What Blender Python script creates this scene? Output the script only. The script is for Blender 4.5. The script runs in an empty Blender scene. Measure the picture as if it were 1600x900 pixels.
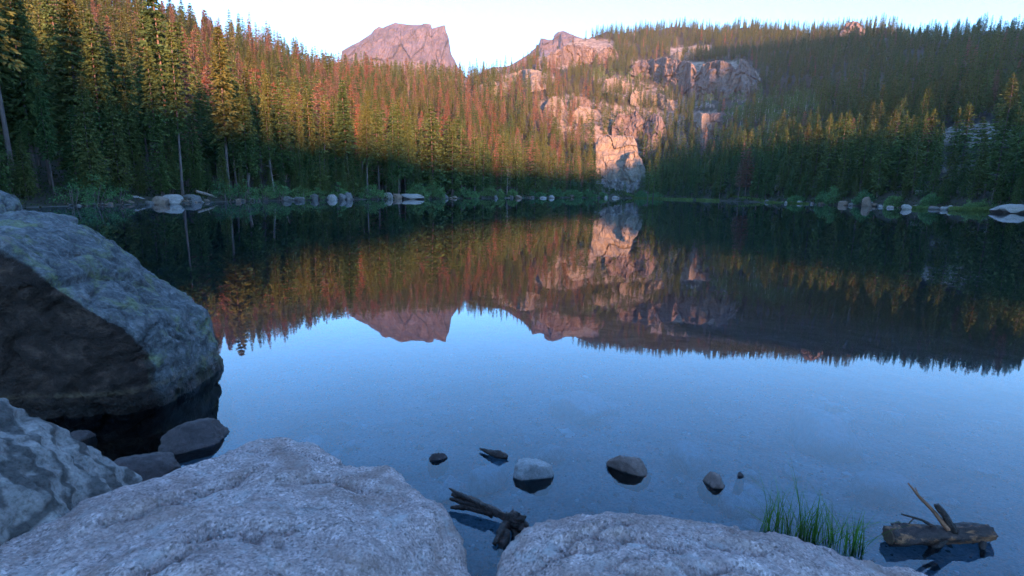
import bpy, bmesh, math, random
import numpy as np
from mathutils import Vector, Matrix

random.seed(7)
rng = np.random.default_rng(11)
SC = bpy.context.scene
COL = SC.collection
R = math.radians

# ------------------------------------------------------------------ camera
F, CX, CY = 821.0, 800.0, 450.0              # focal length and centre for a 1600 x 900 frame
PITCH, ROLL, EYE = R(10.284), R(1.19), 1.4
_c, _s = math.cos(PITCH), math.sin(PITCH)
_R = np.array([[1, 0, 0], [0, _s, _c], [0, _c, -_s]])
_cr, _sr = math.cos(ROLL), math.sin(ROLL)
RM = _R @ np.array([[_cr, -_sr, 0], [_sr, _cr, 0], [0, 0, 1]])   # camera (right, up, forward) -> world
cam_d = bpy.data.cameras.new('camera')
cam = bpy.data.objects.new('camera', cam_d); COL.objects.link(cam)
M = Matrix.Identity(4)
for i in range(3):
    M[i][0] = RM[i, 0]; M[i][1] = RM[i, 1]; M[i][2] = -RM[i, 2]
M[2][3] = EYE
cam.matrix_world = M
cam_d.sensor_width = 36.0; cam_d.lens = 36.0 * F / 1600.0
cam_d.clip_start = 0.05; cam_d.clip_end = 8000
cam_d.dof.use_dof = True; cam_d.dof.focus_distance = 9.0; cam_d.dof.aperture_fstop = 7.0
SC.camera = cam

# ------------------------------------------------------------------ sky, sun, exposure
SUN_AZ, SUN_EL = 165.0, 2.0                  # degrees clockwise from the viewing direction, and above the horizon
world = bpy.data.worlds.new('World'); SC.world = world; world.use_nodes = True
wn = world.node_tree.nodes; wl = world.node_tree.links
sky = wn.new('ShaderNodeTexSky'); sky.sky_type = 'NISHITA'; sky.sun_disc = False
sky.sun_elevation = R(SUN_EL); sky.sun_rotation = R(SUN_AZ)
sky.altitude = 2880; sky.air_density = 1.0; sky.dust_density = 0.2; sky.ozone_density = 2.7
bg = wn['Background']; bg.inputs['Strength'].default_value = 0.15
wl.new(sky.outputs['Color'], bg.inputs['Color'])
sun_d = bpy.data.lights.new('sun', 'SUN'); sun_d.energy = 1.6; sun_d.angle = R(1.3)
sun_d.color = (1.0, 0.47, 0.25)
sun = bpy.data.objects.new('sun', sun_d); COL.objects.link(sun)
SDIR = Vector((math.sin(R(SUN_AZ)) * math.cos(R(SUN_EL)), math.cos(R(SUN_AZ)) * math.cos(R(SUN_EL)), math.sin(R(SUN_EL))))
sun.rotation_euler = SDIR.to_track_quat('Z', 'Y').to_euler()
sun.location = (60, -80, 60)
SC.view_settings.view_transform = 'Standard'; SC.view_settings.look = 'None'
SC.view_settings.exposure = 4.05; SC.view_settings.gamma = 1.0
SC.render.engine = 'CYCLES'
SC.cycles.max_bounces = 8; SC.cycles.transparent_max_bounces = 16; SC.cycles.caustics_reflective = False; SC.cycles.caustics_refractive = False
SC.cycles.use_denoising = True

# ------------------------------------------------------------------ geometry helpers
def ray(x, y):
    d = RM @ np.array([(x - CX) / F, (CY - y) / F, 1.0]); return d
def at_rho(x, y, rho):
    d = ray(x, y); d = d / math.hypot(d[0], d[1]) * rho
    return np.array([d[0], d[1], d[2] + EYE])
def at_z(x, y, z):
    d = ray(x, y); t = (z - EYE) / d[2]
    return np.array([d[0] * t, d[1] * t, z])
def project(p):
    p = np.asarray(p, float); q = (p - np.array([0, 0, EYE])) @ RM
    return np.stack([CX + F * q[..., 0] / q[..., 2], CY - F * q[..., 1] / q[..., 2]], -1)
def z_for_y(az, rho, y):
    """height of the point at azimuth az (rad), distance rho that shows at picture height y"""
    d0 = np.array([math.sin(az) * rho, math.cos(az) * rho, -EYE])
    b0 = d0 @ RM[:, 1]; c0 = d0 @ RM[:, 2]; b1 = RM[2, 1]; c1 = RM[2, 2]; k = (CY - y) / F
    return (k * c0 - b0) / (b1 - k * c1)

_pr = np.random.default_rng(5)
PERM = _pr.permutation(256); PERM = np.concatenate([PERM] * 3)
GRAD = _pr.normal(size=(256, 3)); GRAD /= np.linalg.norm(GRAD, axis=1)[:, None]
def perlin(p):
    p = np.asarray(p, float); i = np.floor(p).astype(int); f = p - i; i &= 255
    u = f * f * f * (f * (f * 6 - 15) + 10); out = 0
    for dx in (0, 1):
        wx = u[:, 0] if dx else 1 - u[:, 0]
        for dy in (0, 1):
            wy = u[:, 1] if dy else 1 - u[:, 1]
            for dz in (0, 1):
                wz = u[:, 2] if dz else 1 - u[:, 2]
                h = PERM[PERM[PERM[i[:, 0] + dx] + i[:, 1] + dy] + i[:, 2] + dz]
                out = out + wx * wy * wz * np.einsum('ij,ij->i', GRAD[h], f - np.array([dx, dy, dz]))
    return out * 1.5
def fbm(p, octv=4, gain=0.5):
    a, s, o = 1.0, 1.0, 0
    for k in range(octv):
        o = o + a * perlin(p * s + 17.3 * k); a *= gain; s *= 2.03
    return o
def ridged(p, octv=4, gain=0.5):
    a, s, o = 1.0, 1.0, 0
    for k in range(octv):
        o = o + a * (1 - 2 * np.abs(perlin(p * s + 31.7 * k))); a *= gain; s *= 2.1
    return o

def cells(u, v, seed):
    """value per nearest jittered seed (blocky joints)"""
    iu, iv = np.floor(u).astype(int), np.floor(v).astype(int); best = np.full(u.shape, 9e9); val = np.zeros(u.shape); s0 = int(seed * 7) & 255
    for du in (-1, 0, 1):
        for dv in (-1, 0, 1):
            a, b = (iu + du) & 255, (iv + dv) & 255; h = PERM[PERM[PERM[a + s0] + b]]; h2 = PERM[h + 57]; h3 = PERM[h2 + 91]
            d = (iu + du + h / 255 - u) ** 2 + (iv + dv + h2 / 255 - v) ** 2; m_ = d < best; best = np.where(m_, d, best); val = np.where(m_, h3 / 255.0, val)
    return val - 0.5
def mesh_from(name, v, f, mat=None, smooth=False):
    me = bpy.data.meshes.new(name)
    me.from_pydata(np.asarray(v, float).tolist(), [], f if isinstance(f, list) else f.tolist()); me.update()
    if mat: me.materials.append(mat)
    if smooth: me.polygons.foreach_set('use_smooth', [True] * len(me.polygons))
    return me
def add(name, me, loc=(0, 0, 0), parent=None, rotz=0.0, scale=None):
    o = bpy.data.objects.new(name, me); COL.objects.link(o)
    o.location = loc; o.rotation_euler = (0, 0, rotz)
    if scale is not None: o.scale = scale if hasattr(scale, '__len__') else (scale,) * 3
    if parent: o.parent = parent
    return o
def tag(o, label=None, cat=None, group=None, kind=None):
    if label: o['label'] = label
    if cat: o['category'] = cat
    if group: o['group'] = group
    if kind: o['kind'] = kind
    return o
def get_co(me):
    a = np.empty(len(me.vertices) * 3); me.vertices.foreach_get('co', a); return a.reshape(-1, 3)
def get_no(me):
    a = np.empty(len(me.vertices) * 3); me.vertices.foreach_get('normal', a); return a.reshape(-1, 3)
def set_co(me, a):
    me.vertices.foreach_set('co', a.ravel()); me.update()

# ------------------------------------------------------------------ materials
def new_mat(name):
    m = bpy.data.materials.new(name); m.use_nodes = True
    nt = m.node_tree; nt.nodes.clear()
    return m, nt, nt.nodes, nt.links
class N:
    """small helper to chain shader nodes"""
    def __init__(self, nt): self.nt = nt; self.n = nt.nodes; self.l = nt.links
    def new(self, t, **kw):
        x = self.n.new(t)
        for k, v in kw.items(): setattr(x, k, v)
        return x
    def put(self, sock, v):
        if hasattr(v, 'is_output'): self.l.new(v, sock)
        else: sock.default_value = v
    def coord(self, kind='Object', scale=(1, 1, 1), rot=(0, 0, 0)):
        tc = self.new('ShaderNodeTexCoord'); mp = self.new('ShaderNodeMapping')
        self.l.new(tc.outputs[kind], mp.inputs['Vector']); mp.inputs['Scale'].default_value = scale; mp.inputs['Rotation'].default_value = rot
        return mp.outputs['Vector']
    def noise(self, vec, scale, detail=4, rough=0.55, dist=0.0):
        x = self.new('ShaderNodeTexNoise'); self.l.new(vec, x.inputs['Vector'])
        x.inputs['Scale'].default_value = scale; x.inputs['Detail'].default_value = detail
        x.inputs['Roughness'].default_value = rough; x.inputs['Distortion'].default_value = dist
        return x.outputs['Fac']
    def voro(self, vec, scale, feature='F1', out='Distance'):
        x = self.new('ShaderNodeTexVoronoi', feature=feature); self.l.new(vec, x.inputs['Vector']); x.inputs['Scale'].default_value = scale
        return x.outputs[out]
    def ramp(self, fac, stops, interp='LINEAR'):
        x = self.new('ShaderNodeValToRGB'); self.put(x.inputs['Fac'], fac); r = x.color_ramp; r.interpolation = interp
        while len(r.elements) < len(stops): r.elements.new(0.5)
        for e, (p, c) in zip(r.elements, stops):
            e.position = p; e.color = (c, c, c, 1) if not hasattr(c, '__len__') else (*c, 1)
        return x.outputs['Color']
    def mix(self, fac, a, b, mode='MIX'):
        x = self.new('ShaderNodeMix', data_type='RGBA', blend_type=mode)
        self.put(x.inputs[0], fac)
        for s, v in ((x.inputs[6], a), (x.inputs[7], b)):
            if hasattr(v, 'is_output'): self.l.new(v, s)
            else: s.default_value = (*v, 1) if hasattr(v, '__len__') else (v, v, v, 1)
        return x.outputs[2]
    def math(self, op, a, b=0.0):
        x = self.new('ShaderNodeMath', operation=op); self.put(x.inputs[0], a); self.put(x.inputs[1], b); return x.outputs[0]
    def bump(self, h, strength=0.5, dist=0.02, normal=None):
        x = self.new('ShaderNodeBump'); self.l.new(h, x.inputs['Height'])
        x.inputs['Strength'].default_value = strength; x.inputs['Distance'].default_value = dist
        if normal is not None: self.l.new(normal, x.inputs['Normal'])
        return x.outputs['Normal']
    def bsdf(self, col, rough=0.85, normal=None, spec=0.3):
        b = self.new('ShaderNodeBsdfPrincipled'); o = self.new('ShaderNodeOutputMaterial')
        self.put(b.inputs['Base Color'], col if hasattr(col, 'is_output') else (*col, 1))
        self.put(b.inputs['Roughness'], rough); b.inputs['Specular IOR Level'].default_value = spec
        if normal is not None: self.l.new(normal, b.inputs['Normal'])
        self.l.new(b.outputs[0], o.inputs['Surface'])
        return b
    def sep_z(self, kind='Object'):
        tc = self.new('ShaderNodeTexCoord'); s = self.new('ShaderNodeSeparateXYZ'); self.l.new(tc.outputs[kind], s.inputs[0]); return s.outputs

def rock_mat(name, cols, scale=1.0, bump=0.5, rough=0.85, lichen=None, wet=None, bands=None, streak=False, cracks=None, crystals=None, rust=None):
    """cols: dark, mid, light. scale: features per metre factor."""
    m, nt, _, _ = new_mat(name); n = N(nt)
    v = n.coord('Object')
    big = n.noise(v, 1.3 * scale, 5, 0.6, 0.4); med = n.noise(v, 9 * scale, 6, 0.65, 0.3); fine = n.noise(v, 70 * scale, 3, 0.7)
    c = n.ramp(big, [(0.3, cols[1]), (0.7, cols[2])])
    c2 = n.ramp(med, [(0.33, cols[0]), (0.55, cols[1]), (0.75, cols[2])])
    c = n.mix(0.55, c, c2)
    sp = n.ramp(fine, [(0.34, 0.45), (0.5, 1.0), (0.68, 1.35)])
    c = n.mix(0.75, c, n.mix(1.0, c, sp, 'MULTIPLY'))
    if crystals:
        cv = n.voro(v, crystals, 'F1', 'Color'); bw = n.new('ShaderNodeRGBToBW'); n.l.new(cv, bw.inputs[0])
        c = n.mix(n.ramp(n.noise(v, 4, 3), [(0.35, 0.6), (0.65, 0.95)]), c, n.mix(1.0, c, n.ramp(bw.outputs[0], [(0.12, 0.35), (0.35, 0.9), (0.65, 1.1), (0.9, 1.6)]), 'MULTIPLY'))
    if streak:
        vs = n.coord('Object', (1.0, 1.0, 0.09)); st = n.noise(vs, 2.2 * scale, 5, 0.65)
        c = n.mix(0.8, c, n.mix(1.0, c, n.ramp(st, [(0.36, 0.42), (0.5, 0.95), (0.7, 1.25)]), 'MULTIPLY'))
    if bands:
        vb = n.coord('Object', (1, 1, 1), bands[0]); w = n.new('ShaderNodeTexWave'); n.l.new(vb, w.inputs['Vector'])
        w.inputs['Scale'].default_value = bands[1]; w.inputs['Distortion'].default_value = 9; w.inputs['Detail'].default_value = 4
        w.inputs['Detail Scale'].default_value = 1.2
        c = n.mix(0.85, c, n.mix(1.0, c, n.ramp(w.outputs['Fac'], [(0.15, 0.28), (0.45, 0.9), (0.7, 1.3)]), 'MULTIPLY'))
    if lichen:
        lf = n.noise(v, 5.5 * scale, 6, 0.7, 0.6); c = n.mix(n.ramp(lf, [(0.56, 0.0), (0.66, 0.75)]), c, lichen)
    if rust:
        c = n.mix(n.ramp(n.noise(v, 3.2, 7, 0.72, 0.8), [(0.47, 0.0), (0.62, 0.65)]), c, rust); c = n.mix(n.ramp(n.noise(v, 14, 6, 0.75, 0.6), [(0.60, 0.0), (0.70, 0.55)]), c, (0.06, 0.045, 0.042))
    if wet:                                            # stained dark below a level with a pale mineral line
        z = n.sep_z()[2]; wob = n.math('MULTIPLY', n.noise(v, 3.0, 4), wet[1]); zz = n.math('ADD', z, wob)
        c = n.mix(n.ramp(zz, [(wet[0], 1.0), (wet[0] + wet[2], 0.0)]), c, n.mix(1.0, c, wet[3], 'MULTIPLY'))
    h = n.math('ADD', n.math('MULTIPLY', med, 1.0), n.math('MULTIPLY', fine, 0.35))
    if cracks:
        dv = n.new('ShaderNodeVectorMath', operation='ADD'); n.l.new(n.coord('Object', (1, 1, cracks[1])), dv.inputs[0])
        nv = n.new('ShaderNodeTexNoise'); n.l.new(v, nv.inputs['Vector']); nv.inputs['Scale'].default_value = cracks[0] * 1.5; nv.inputs['Detail'].default_value = 4
        sv = n.new('ShaderNodeVectorMath', operation='SCALE'); n.l.new(nv.outputs['Color'], sv.inputs[0]); sv.inputs['Scale'].default_value = 0.9 / cracks[0]; n.l.new(sv.outputs[0], dv.inputs[1])
        e = n.voro(dv.outputs[0], cracks[0], 'DISTANCE_TO_EDGE'); ek = n.ramp(e, [(0.0, 0.0), (cracks[2], 1.0)])
        gate = n.ramp(n.noise(v, cracks[0] * 0.7, 3), [(0.4, 1.0), (0.6, cracks[3])])
        ek = n.mix(1.0, ek, gate, 'LIGHTEN'); c = n.mix(1.0, c, n.ramp(ek, [(0.0, (0.45, 0.40, 0.38)), (1.0, (1, 1, 1))]), 'MULTIPLY'); h = n.math('ADD', h, n.math('MULTIPLY', ek, 1.2))
    nb = n.bump(h, bump, 0.05 / scale)
    n.bsdf(c, rough, nb)
    return m

def foliage_mat(name, cols, transl=0.25, vary=0.35):
    m, nt, _, _ = new_mat(name); n = N(nt)
    oi = n.new('ShaderNodeObjectInfo'); g = n.new('ShaderNodeNewGeometry')
    c = n.ramp(oi.outputs['Random'], [(0.0, cols[0]), (0.5, cols[1]), (1.0, cols[2])])
    per = n.ramp(g.outputs['Random Per Island'], [(0.0, 1.0 - vary), (1.0, 1.0 + vary)])
    c = n.mix(1.0, c, per, 'MULTIPLY')
    d = n.new('ShaderNodeBsdfDiffuse'); t = n.new('ShaderNodeBsdfTranslucent'); mx = n.new('ShaderNodeMixShader'); o = n.new('ShaderNodeOutputMaterial')
    n.l.new(c, d.inputs['Color']); n.l.new(c, t.inputs['Color']); mx.inputs[0].default_value = transl
    n.l.new(d.outputs[0], mx.inputs[1]); n.l.new(t.outputs[0], mx.inputs[2]); n.l.new(mx.outputs[0], o.inputs['Surface'])
    return m

def bark_mat(name, a, b):
    m, nt, _, _ = new_mat(name); n = N(nt)
    v = n.coord('Object', (1, 1, 0.18)); x = n.noise(v, 7, 5, 0.7)
    n.bsdf(n.ramp(x, [(0.35, a), (0.65, b)]), 0.9, n.bump(x, 0.6, 0.03)); return m

MAT = {}
MAT['needle'] = foliage_mat('spruce_needles', [(0.064, 0.112, 0.042), (0.095, 0.130, 0.044), (0.120, 0.130, 0.044)])
MAT['needle_red'] = foliage_mat('rust_needles', [(0.24, 0.105, 0.07), (0.21, 0.125, 0.085), (0.16, 0.115, 0.09)])
MAT['twig_grey'] = foliage_mat('bare_twigs', [(0.16, 0.12, 0.11), (0.20, 0.15, 0.135), (0.14, 0.11, 0.10)], 0.0)
MAT['aspen'] = foliage_mat('aspen_leaves', [(0.075, 0.125, 0.05), (0.095, 0.15, 0.055), (0.12, 0.16, 0.065)], 0.35)
MAT['shrub'] = foliage_mat('willow_leaves', [(0.085, 0.17, 0.075), (0.105, 0.20, 0.08), (0.14, 0.21, 0.08)], 0.3)
MAT['under'] = foliage_mat('low_plants', [(0.035, 0.058, 0.022), (0.05, 0.075, 0.026), (0.065, 0.08, 0.03)], 0.2)
MAT['grass'] = foliage_mat('grass_blades', [(0.06, 0.15, 0.025), (0.08, 0.18, 0.03), (0.10, 0.20, 0.035)], 0.3)
MAT['grass_far'] = foliage_mat('sedge_blades', [(0.10, 0.155, 0.05), (0.125, 0.17, 0.05), (0.115, 0.15, 0.05)], 0.3)
MAT['bark'] = bark_mat('conifer_bark', (0.07, 0.052, 0.048), (0.21, 0.155, 0.14))
MAT['bark_pale'] = bark_mat('aspen_bark', (0.28, 0.26, 0.22), (0.5, 0.47, 0.42))
MAT['cliff'] = rock_mat('pink_cliff_rock', [(0.058, 0.042, 0.039), (0.128, 0.098, 0.089), (0.205, 0.162, 0.142)], 0.10, 0.9, streak=True, cracks=(0.13, 0.4, 0.10, 0.4))
MAT['cliff_tan'] = rock_mat('tan_cliff_rock', [(0.085, 0.068, 0.055), (0.17, 0.14, 0.113), (0.25, 0.21, 0.17)], 0.14, 0.8, cracks=(0.16, 1.2, 0.07, 0.5))
MAT['cliff_grey'] = rock_mat('grey_cliff_rock', [(0.09, 0.08, 0.075), (0.18, 0.158, 0.148), (0.27, 0.24, 0.22)], 0.2, 0.8, streak=True, cracks=(0.22, 0.7, 0.10, 0.3))
MAT['peak'] = rock_mat('mountain_rock', [(0.026, 0.021, 0.03), (0.082, 0.063, 0.08), (0.16, 0.122, 0.136)], 0.012, 0.6, streak=True)
MAT['shore_pale'] = rock_mat('pale_granite', [(0.11, 0.095, 0.085), (0.255, 0.225, 0.205), (0.36, 0.325, 0.3)], 0.8, 0.6)
MAT['shore_tan'] = rock_mat('tan_granite', [(0.1, 0.066, 0.05), (0.2, 0.138, 0.105), (0.28, 0.205, 0.16)], 0.8, 0.6)
MAT['shore_grey'] = rock_mat('grey_granite', [(0.055, 0.05, 0.048), (0.13, 0.118, 0.112), (0.21, 0.195, 0.185)], 0.8, 0.6)

# ------------------------------------------------------------------ ground: lake bed, banks and the slopes round the lake
C = []   # (azimuth, [(rho, z) x 5])
def pxcol(x, ysh, pts):
    az = math.atan2(*ray(x, 301 + 0.0208 * (x - 800))[:2])
    p = at_z(x, ysh, 0.0); rs = math.hypot(p[0], p[1])
    C.append((az, [(rs, 0.0)] + [(r, z_for_y(az, r, y)) for r, y in pts]))
def azcol(deg, rs, pts): C.append((R(deg), [(rs, 0.0)] + pts))
azcol(-180, 2.6, [(30, 2), (100, 5), (235, 18), (400, 17)])
azcol(-140, 2.6, [(30, 2), (100, 6), (220, 15), (400, 20)])
azcol(-110, 5, [(30, 3), (80, 10), (160, 26), (270, 45)])
azcol(-80, 13, [(38, 4), (85, 17), (165, 45), (260, 80)])
pxcol(-500, 350, [(48, 285), (95, 190), (170, 70), (260, -30)])
pxcol(-200, 334, [(52, 285), (100, 175), (180, 40), (280, -70)])
pxcol(0, 325, [(55, 288), (105, 180), (185, 45), (290, -45)])
pxcol(150, 321, [(62, 290), (115, 195), (195, 85), (290, 0)])
pxcol(250, 318, [(72, 290), (125, 212), (205, 112), (300, 32)])
pxcol(342, 315.5, [(82, 291), (135, 225), (215, 135), (315, 60)])
pxcol(440, 313, [(97, 293), (155, 228), (245, 145), (355, 82)])
pxcol(530, 312, [(112, 294), (175, 232), (265, 163), (385, 118)])
pxcol(620, 311, [(130, 295), (200, 232), (290, 166), (410, 116)])
pxcol(720, 310, [(158, 296), (225, 238), (315, 172), (430, 118)])
pxcol(790, 309.5, [(195, 294), (265, 240), (345, 172), (430, 124)])
pxcol(840, 309, [(235, 292), (300, 232), (400, 124), (600, 92)])
pxcol(885, 308.8, [(265, 291), (330, 222), (450, 142), (690, 66)])
pxcol(940, 308.9, [(285, 290), (350, 220), (480, 138), (740, 52)])
pxcol(1000, 309.8, [(312, 290), (375, 228), (500, 142), (780, 46)])
pxcol(1100, 313, [(245, 296), (335, 230), (480, 144), (780, 46)])
pxcol(1180, 315.8, [(205, 298), (300, 230), (450, 144), (760, 49)])
pxcol(1333, 321.5, [(155, 300), (235, 236), (380, 145), (680, 50)])
pxcol(1450, 326, [(135, 303), (205, 240), (320, 150), (580, 60)])
pxcol(1530, 329.5, [(125, 304), (185, 246), (290, 155), (500, 58)])
pxcol(1600, 333, [(120, 305), (175, 248), (270, 155), (460, 48)])
pxcol(1800, 342, [(130, 318), (185, 296), (270, 250), (430, 170)])
pxcol(2200, 358, [(125, 340), (200, 325), (300, 300), (430, 260)])
azcol(78, 55, [(90, 2.5), (150, 5), (250, 15), (450, 80)])
azcol(92, 14, [(40, 2.2), (120, 5), (250, 30), (450, 150)])
azcol(108, 6, [(40, 2), (120, 6), (250, 40), (470, 190)])  # unseen mountain behind and right, raised to shade the right hillside
azcol(121, 4, [(30, 2), (120, 6), (250, 36), (470, 185)])
azcol(128, 3.5, [(30, 2), (120, 6), (250, 31), (430, 110)])
azcol(136, 3.2, [(30, 2), (110, 6), (250, 28), (400, 29)])
azcol(150, 3, [(30, 2), (100, 5), (235, 23.5), (400, 22)])
azcol(161, 2.8, [(30, 2), (100, 5), (235, 21), (400, 20)])
azcol(172, 2.8, [(30, 2), (100, 5), (235, 19), (400, 18)])
azcol(180, 2.6, [(30, 2), (100, 5), (235, 18), (400, 17)])
C_AZ = np.array([c[0] for c in C]); C_P = np.array([c[1] for c in C])          # (n, 5, 2)
AZ = np.concatenate([np.linspace(-math.pi, R(-56), 60, endpoint=False), np.linspace(R(-56), R(60), 900, endpoint=False), np.linspace(R(60), math.pi, 70)])
RHO = np.concatenate([np.linspace(0.3, 6, 40, endpoint=False), np.geomspace(6, 25, 40, endpoint=False), np.geomspace(25, 1000, 300)])
ctrl = np.stack([np.stack([np.interp(AZ, C_AZ, C_P[:, k, j]) for j in (0, 1)], -1) for k in range(5)], 1)   # (naz, 5, 2)
# smooth the controls a little across azimuth inside the dense part
ker = np.hanning(41); ker /= ker.sum()
for k in range(5):
    for j in (0, 1):
        a = ctrl[60:960, k, j]; ctrl[60:960, k, j] = np.convolve(np.pad(a, 20, mode='edge'), ker, mode='valid')
HGT = np.zeros((len(AZ), len(RHO)))
for i in range(len(AZ)):
    rs = ctrl[i, 0, 0]
    rr = np.concatenate([ctrl[i, :, 0], [ctrl[i, 4, 0] * 1.35 + 40, 1100]]); zz = np.concatenate([ctrl[i, :, 1], [ctrl[i, 4, 1] * 0.88, ctrl[i, 4, 1] * 0.5]])
    land = np.interp(RHO, rr, zz)
    land = np.where(RHO < rs + 2.0, 0.30 * np.clip((RHO - rs) / 2.0, 0, 1) + land, land + 0.30)
    bed = -np.minimum(np.minimum(0.10 + 0.085 * RHO, 3.5), 0.22 * np.maximum(rs - RHO, 0) + 0.0)
    HGT[i] = np.where(RHO >= rs, land, bed)
AA, RR = np.meshgrid(AZ, RHO, indexing='ij')
XX, YY = np.sin(AA) * RR, np.cos(AA) * RR
pts = np.stack([XX.ravel(), YY.ravel(), np.zeros(XX.size)], 1)
over = np.clip((RR.ravel() - np.repeat(ctrl[:, 0, 0], len(RHO))) / 40.0, 0, 1)
infront = (np.abs(AA.ravel()) < R(60))
nz = fbm(pts / 55.0, 4) * 5.0 * np.where(infront, np.clip(RR.ravel() / 260, 0, 1.4), 0.3)
nz = nz + fbm(pts / 9.0, 3) * 0.8 * np.clip(RR.ravel() / 100, 0.3, 1.6)
HGT += (nz * over).reshape(HGT.shape)
HGT += (fbm(pts * 0.9, 3) * 0.03 * (over <= 0)).reshape(HGT.shape) * (HGT < -0.12)
def ground_z(x, y):
    az = np.arctan2(x, y); rho = np.hypot(x, y)
    i = np.clip(np.searchsorted(AZ, az) - 1, 0, len(AZ) - 2); j = np.clip(np.searchsorted(RHO, rho) - 1, 0, len(RHO) - 2)
    u = np.clip((az - AZ[i]) / (AZ[i + 1] - AZ[i]), 0, 1); v = np.clip((rho - RHO[j]) / (RHO[j + 1] - RHO[j]), 0, 1)
    return (HGT[i, j] * (1 - u) * (1 - v) + HGT[i + 1, j] * u * (1 - v) + HGT[i, j + 1] * (1 - u) * v + HGT[i + 1, j + 1] * u * v)
def shore_rho(az): return np.interp(az, AZ, ctrl[:, 0, 0])
def hit_ground(x, y, rmin=20, rmax=950):
    d = ray(x, y); d = d / math.hypot(d[0], d[1]); rs = np.geomspace(rmin, rmax, 1500)
    h = ground_z(d[0] * rs, d[1] * rs); k = np.argmax((d[2] * rs + EYE) <= h)
    if not ((d[2] * rs + EYE) <= h).any(): return None
    r = rs[k]; return np.array([d[0] * r, d[1] * r, float(ground_z(np.array([d[0] * r]), np.array([d[1] * r]))[0])])

def in_poly(px, poly):
    x, y = px[..., 0], px[..., 1]; ins = np.zeros(x.shape, bool); j = len(poly) - 1
    for i in range(len(poly)):
        xi, yi = poly[i]; xj, yj = poly[j]
        ins ^= ((yi > y) != (yj > y)) & (x < (xj - xi) * (y - yi) / (yj - yi + 1e-9) + xi); j = i
    return ins
ROCK_BARE = [[(985, 96), (1050, 92), (1110, 98), (1165, 95), (1188, 120), (1180, 152), (1110, 155), (1070, 142), (1000, 115)],
             [(836, 104), (850, 66), (880, 54), (962, 64), (955, 92), (925, 97), (880, 108)],
             [(1080, 172), (1146, 178), (1122, 206), (1090, 222)],
             [(1440, 216), (1480, 202), (1536, 190), (1592, 206), (1592, 226), (1500, 228)],
             [(1040, 75), (1115, 70), (1115, 84), (1050, 92)],
             [(928, 308), (930, 214), (992, 214), (1012, 300), (1005, 308)],
             [(1556, 296), (1574, 296), (1566, 318), (1552, 318)]]
ROCK_SPARSE = [[(742, 138), (800, 110), (862, 112), (872, 128), (800, 142)],
               [(600, 100), (640, 96), (720, 112), (735, 130), (690, 128), (620, 118)],
               [(840, 160), (900, 145), (960, 165), (1015, 170), (1070, 175), (1075, 235), (1000, 240), (920, 235), (850, 205)],
               [(925, 120), (985, 120), (1070, 150), (1120, 165), (1060, 172), (960, 150)]]
ASPEN = [[(1060, 152), (1120, 152), (1190, 150), (1260, 150), (1290, 190), (1240, 215), (1190, 250), (1110, 238), (1120, 205), (1150, 176), (1085, 170)],
         [(920, 112), (985, 118), (1040, 132), (1060, 150), (990, 148), (930, 130)]]
gp = project(np.stack([XX.ravel(), YY.ravel(), HGT.ravel()], 1)); vis = infront & (HGT.ravel() > 0.3) & (RR.ravel() > 60)
rock_w = np.zeros(len(gp))
for p in ROCK_BARE[:5]: rock_w = np.maximum(rock_w, 1.0 * (in_poly(gp, p) & vis))
for p in ROCK_SPARSE: rock_w = np.maximum(rock_w, 0.8 * (in_poly(gp, p) & vis))
nA, nR = HGT.shape
idx = np.arange(nA * nR).reshape(nA, nR)
gf = np.stack([idx[:-1, :-1], idx[1:, :-1], idx[1:, 1:], idx[:-1, 1:]], -1).reshape(-1, 4)[:, ::-1]
gm = bpy.data.meshes.new('ground'); gv = np.stack([XX.ravel(), YY.ravel(), HGT.ravel()], 1)
gm.vertices.add(len(gv)); gm.vertices.foreach_set('co', gv.ravel())
gm.loops.add(gf.size); gm.loops.foreach_set('vertex_index', gf.ravel())
gm.polygons.add(len(gf)); gm.polygons.foreach_set('loop_start', np.arange(0, gf.size, 4)); gm.polygons.foreach_set('loop_total', np.full(len(gf), 4))
gm.update(calc_edges=True); gm.polygons.foreach_set('use_smooth', [True] * len(gf))
at = gm.attributes.new('rock', 'FLOAT', 'POINT'); at.data.foreach_set('value', rock_w)
m, nt, _, _ = new_mat('ground_soil_sand_rock'); n = N(nt)
v = n.coord('Object'); att = n.new('ShaderNodeAttribute', attribute_name='rock')
soil = n.ramp(n.noise(v, 0.5, 6, 0.65), [(0.35, (0.022, 0.020, 0.014)), (0.55, (0.042, 0.036, 0.024)), (0.7, (0.042, 0.052, 0.026))])
rk = n.ramp(n.noise(v, 0.16, 7, 0.7, 0.4), [(0.32, (0.10, 0.075, 0.06)), (0.5, (0.21, 0.165, 0.135)), (0.7, (0.32, 0.26, 0.215))])
land = n.mix(n.math('MULTIPLY', att.outputs['Fac'], n.ramp(n.noise(v, 0.25, 5), [(0.38, 0.2), (0.5, 1.0)])), soil, rk)
sand = n.ramp(n.noise(v, 1.5, 7, 0.68, 0.5), [(0.34, (0.07, 0.07, 0.065)), (0.5, (0.165, 0.158, 0.145)), (0.68, (0.27, 0.257, 0.235))])
grit = n.ramp(n.noise(v, 55, 3, 0.7), [(0.35, 0.65), (0.5, 1.0), (0.7, 1.25)]); sand = n.mix(1.0, sand, grit, 'MULTIPLY')
mud_dim = n.ramp(n.noise(v, 0.4, 4), [(0.3, (0.010, 0.012, 0.008)), (0.7, (0.020, 0.022, 0.015))])  # dark silt, with the light lost in deep water painted into its colour
z = n.sep_z()[2]
bedc = n.mix(n.ramp(n.math('MULTIPLY', z, -0.3), [(0.12, 0.0), (0.42, 1.0)]), sand, mud_dim)
col = n.mix(n.ramp(n.math('ADD', z, 0.5), [(0.49, 0.0), (0.53, 1.0)]), bedc, land)
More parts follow.
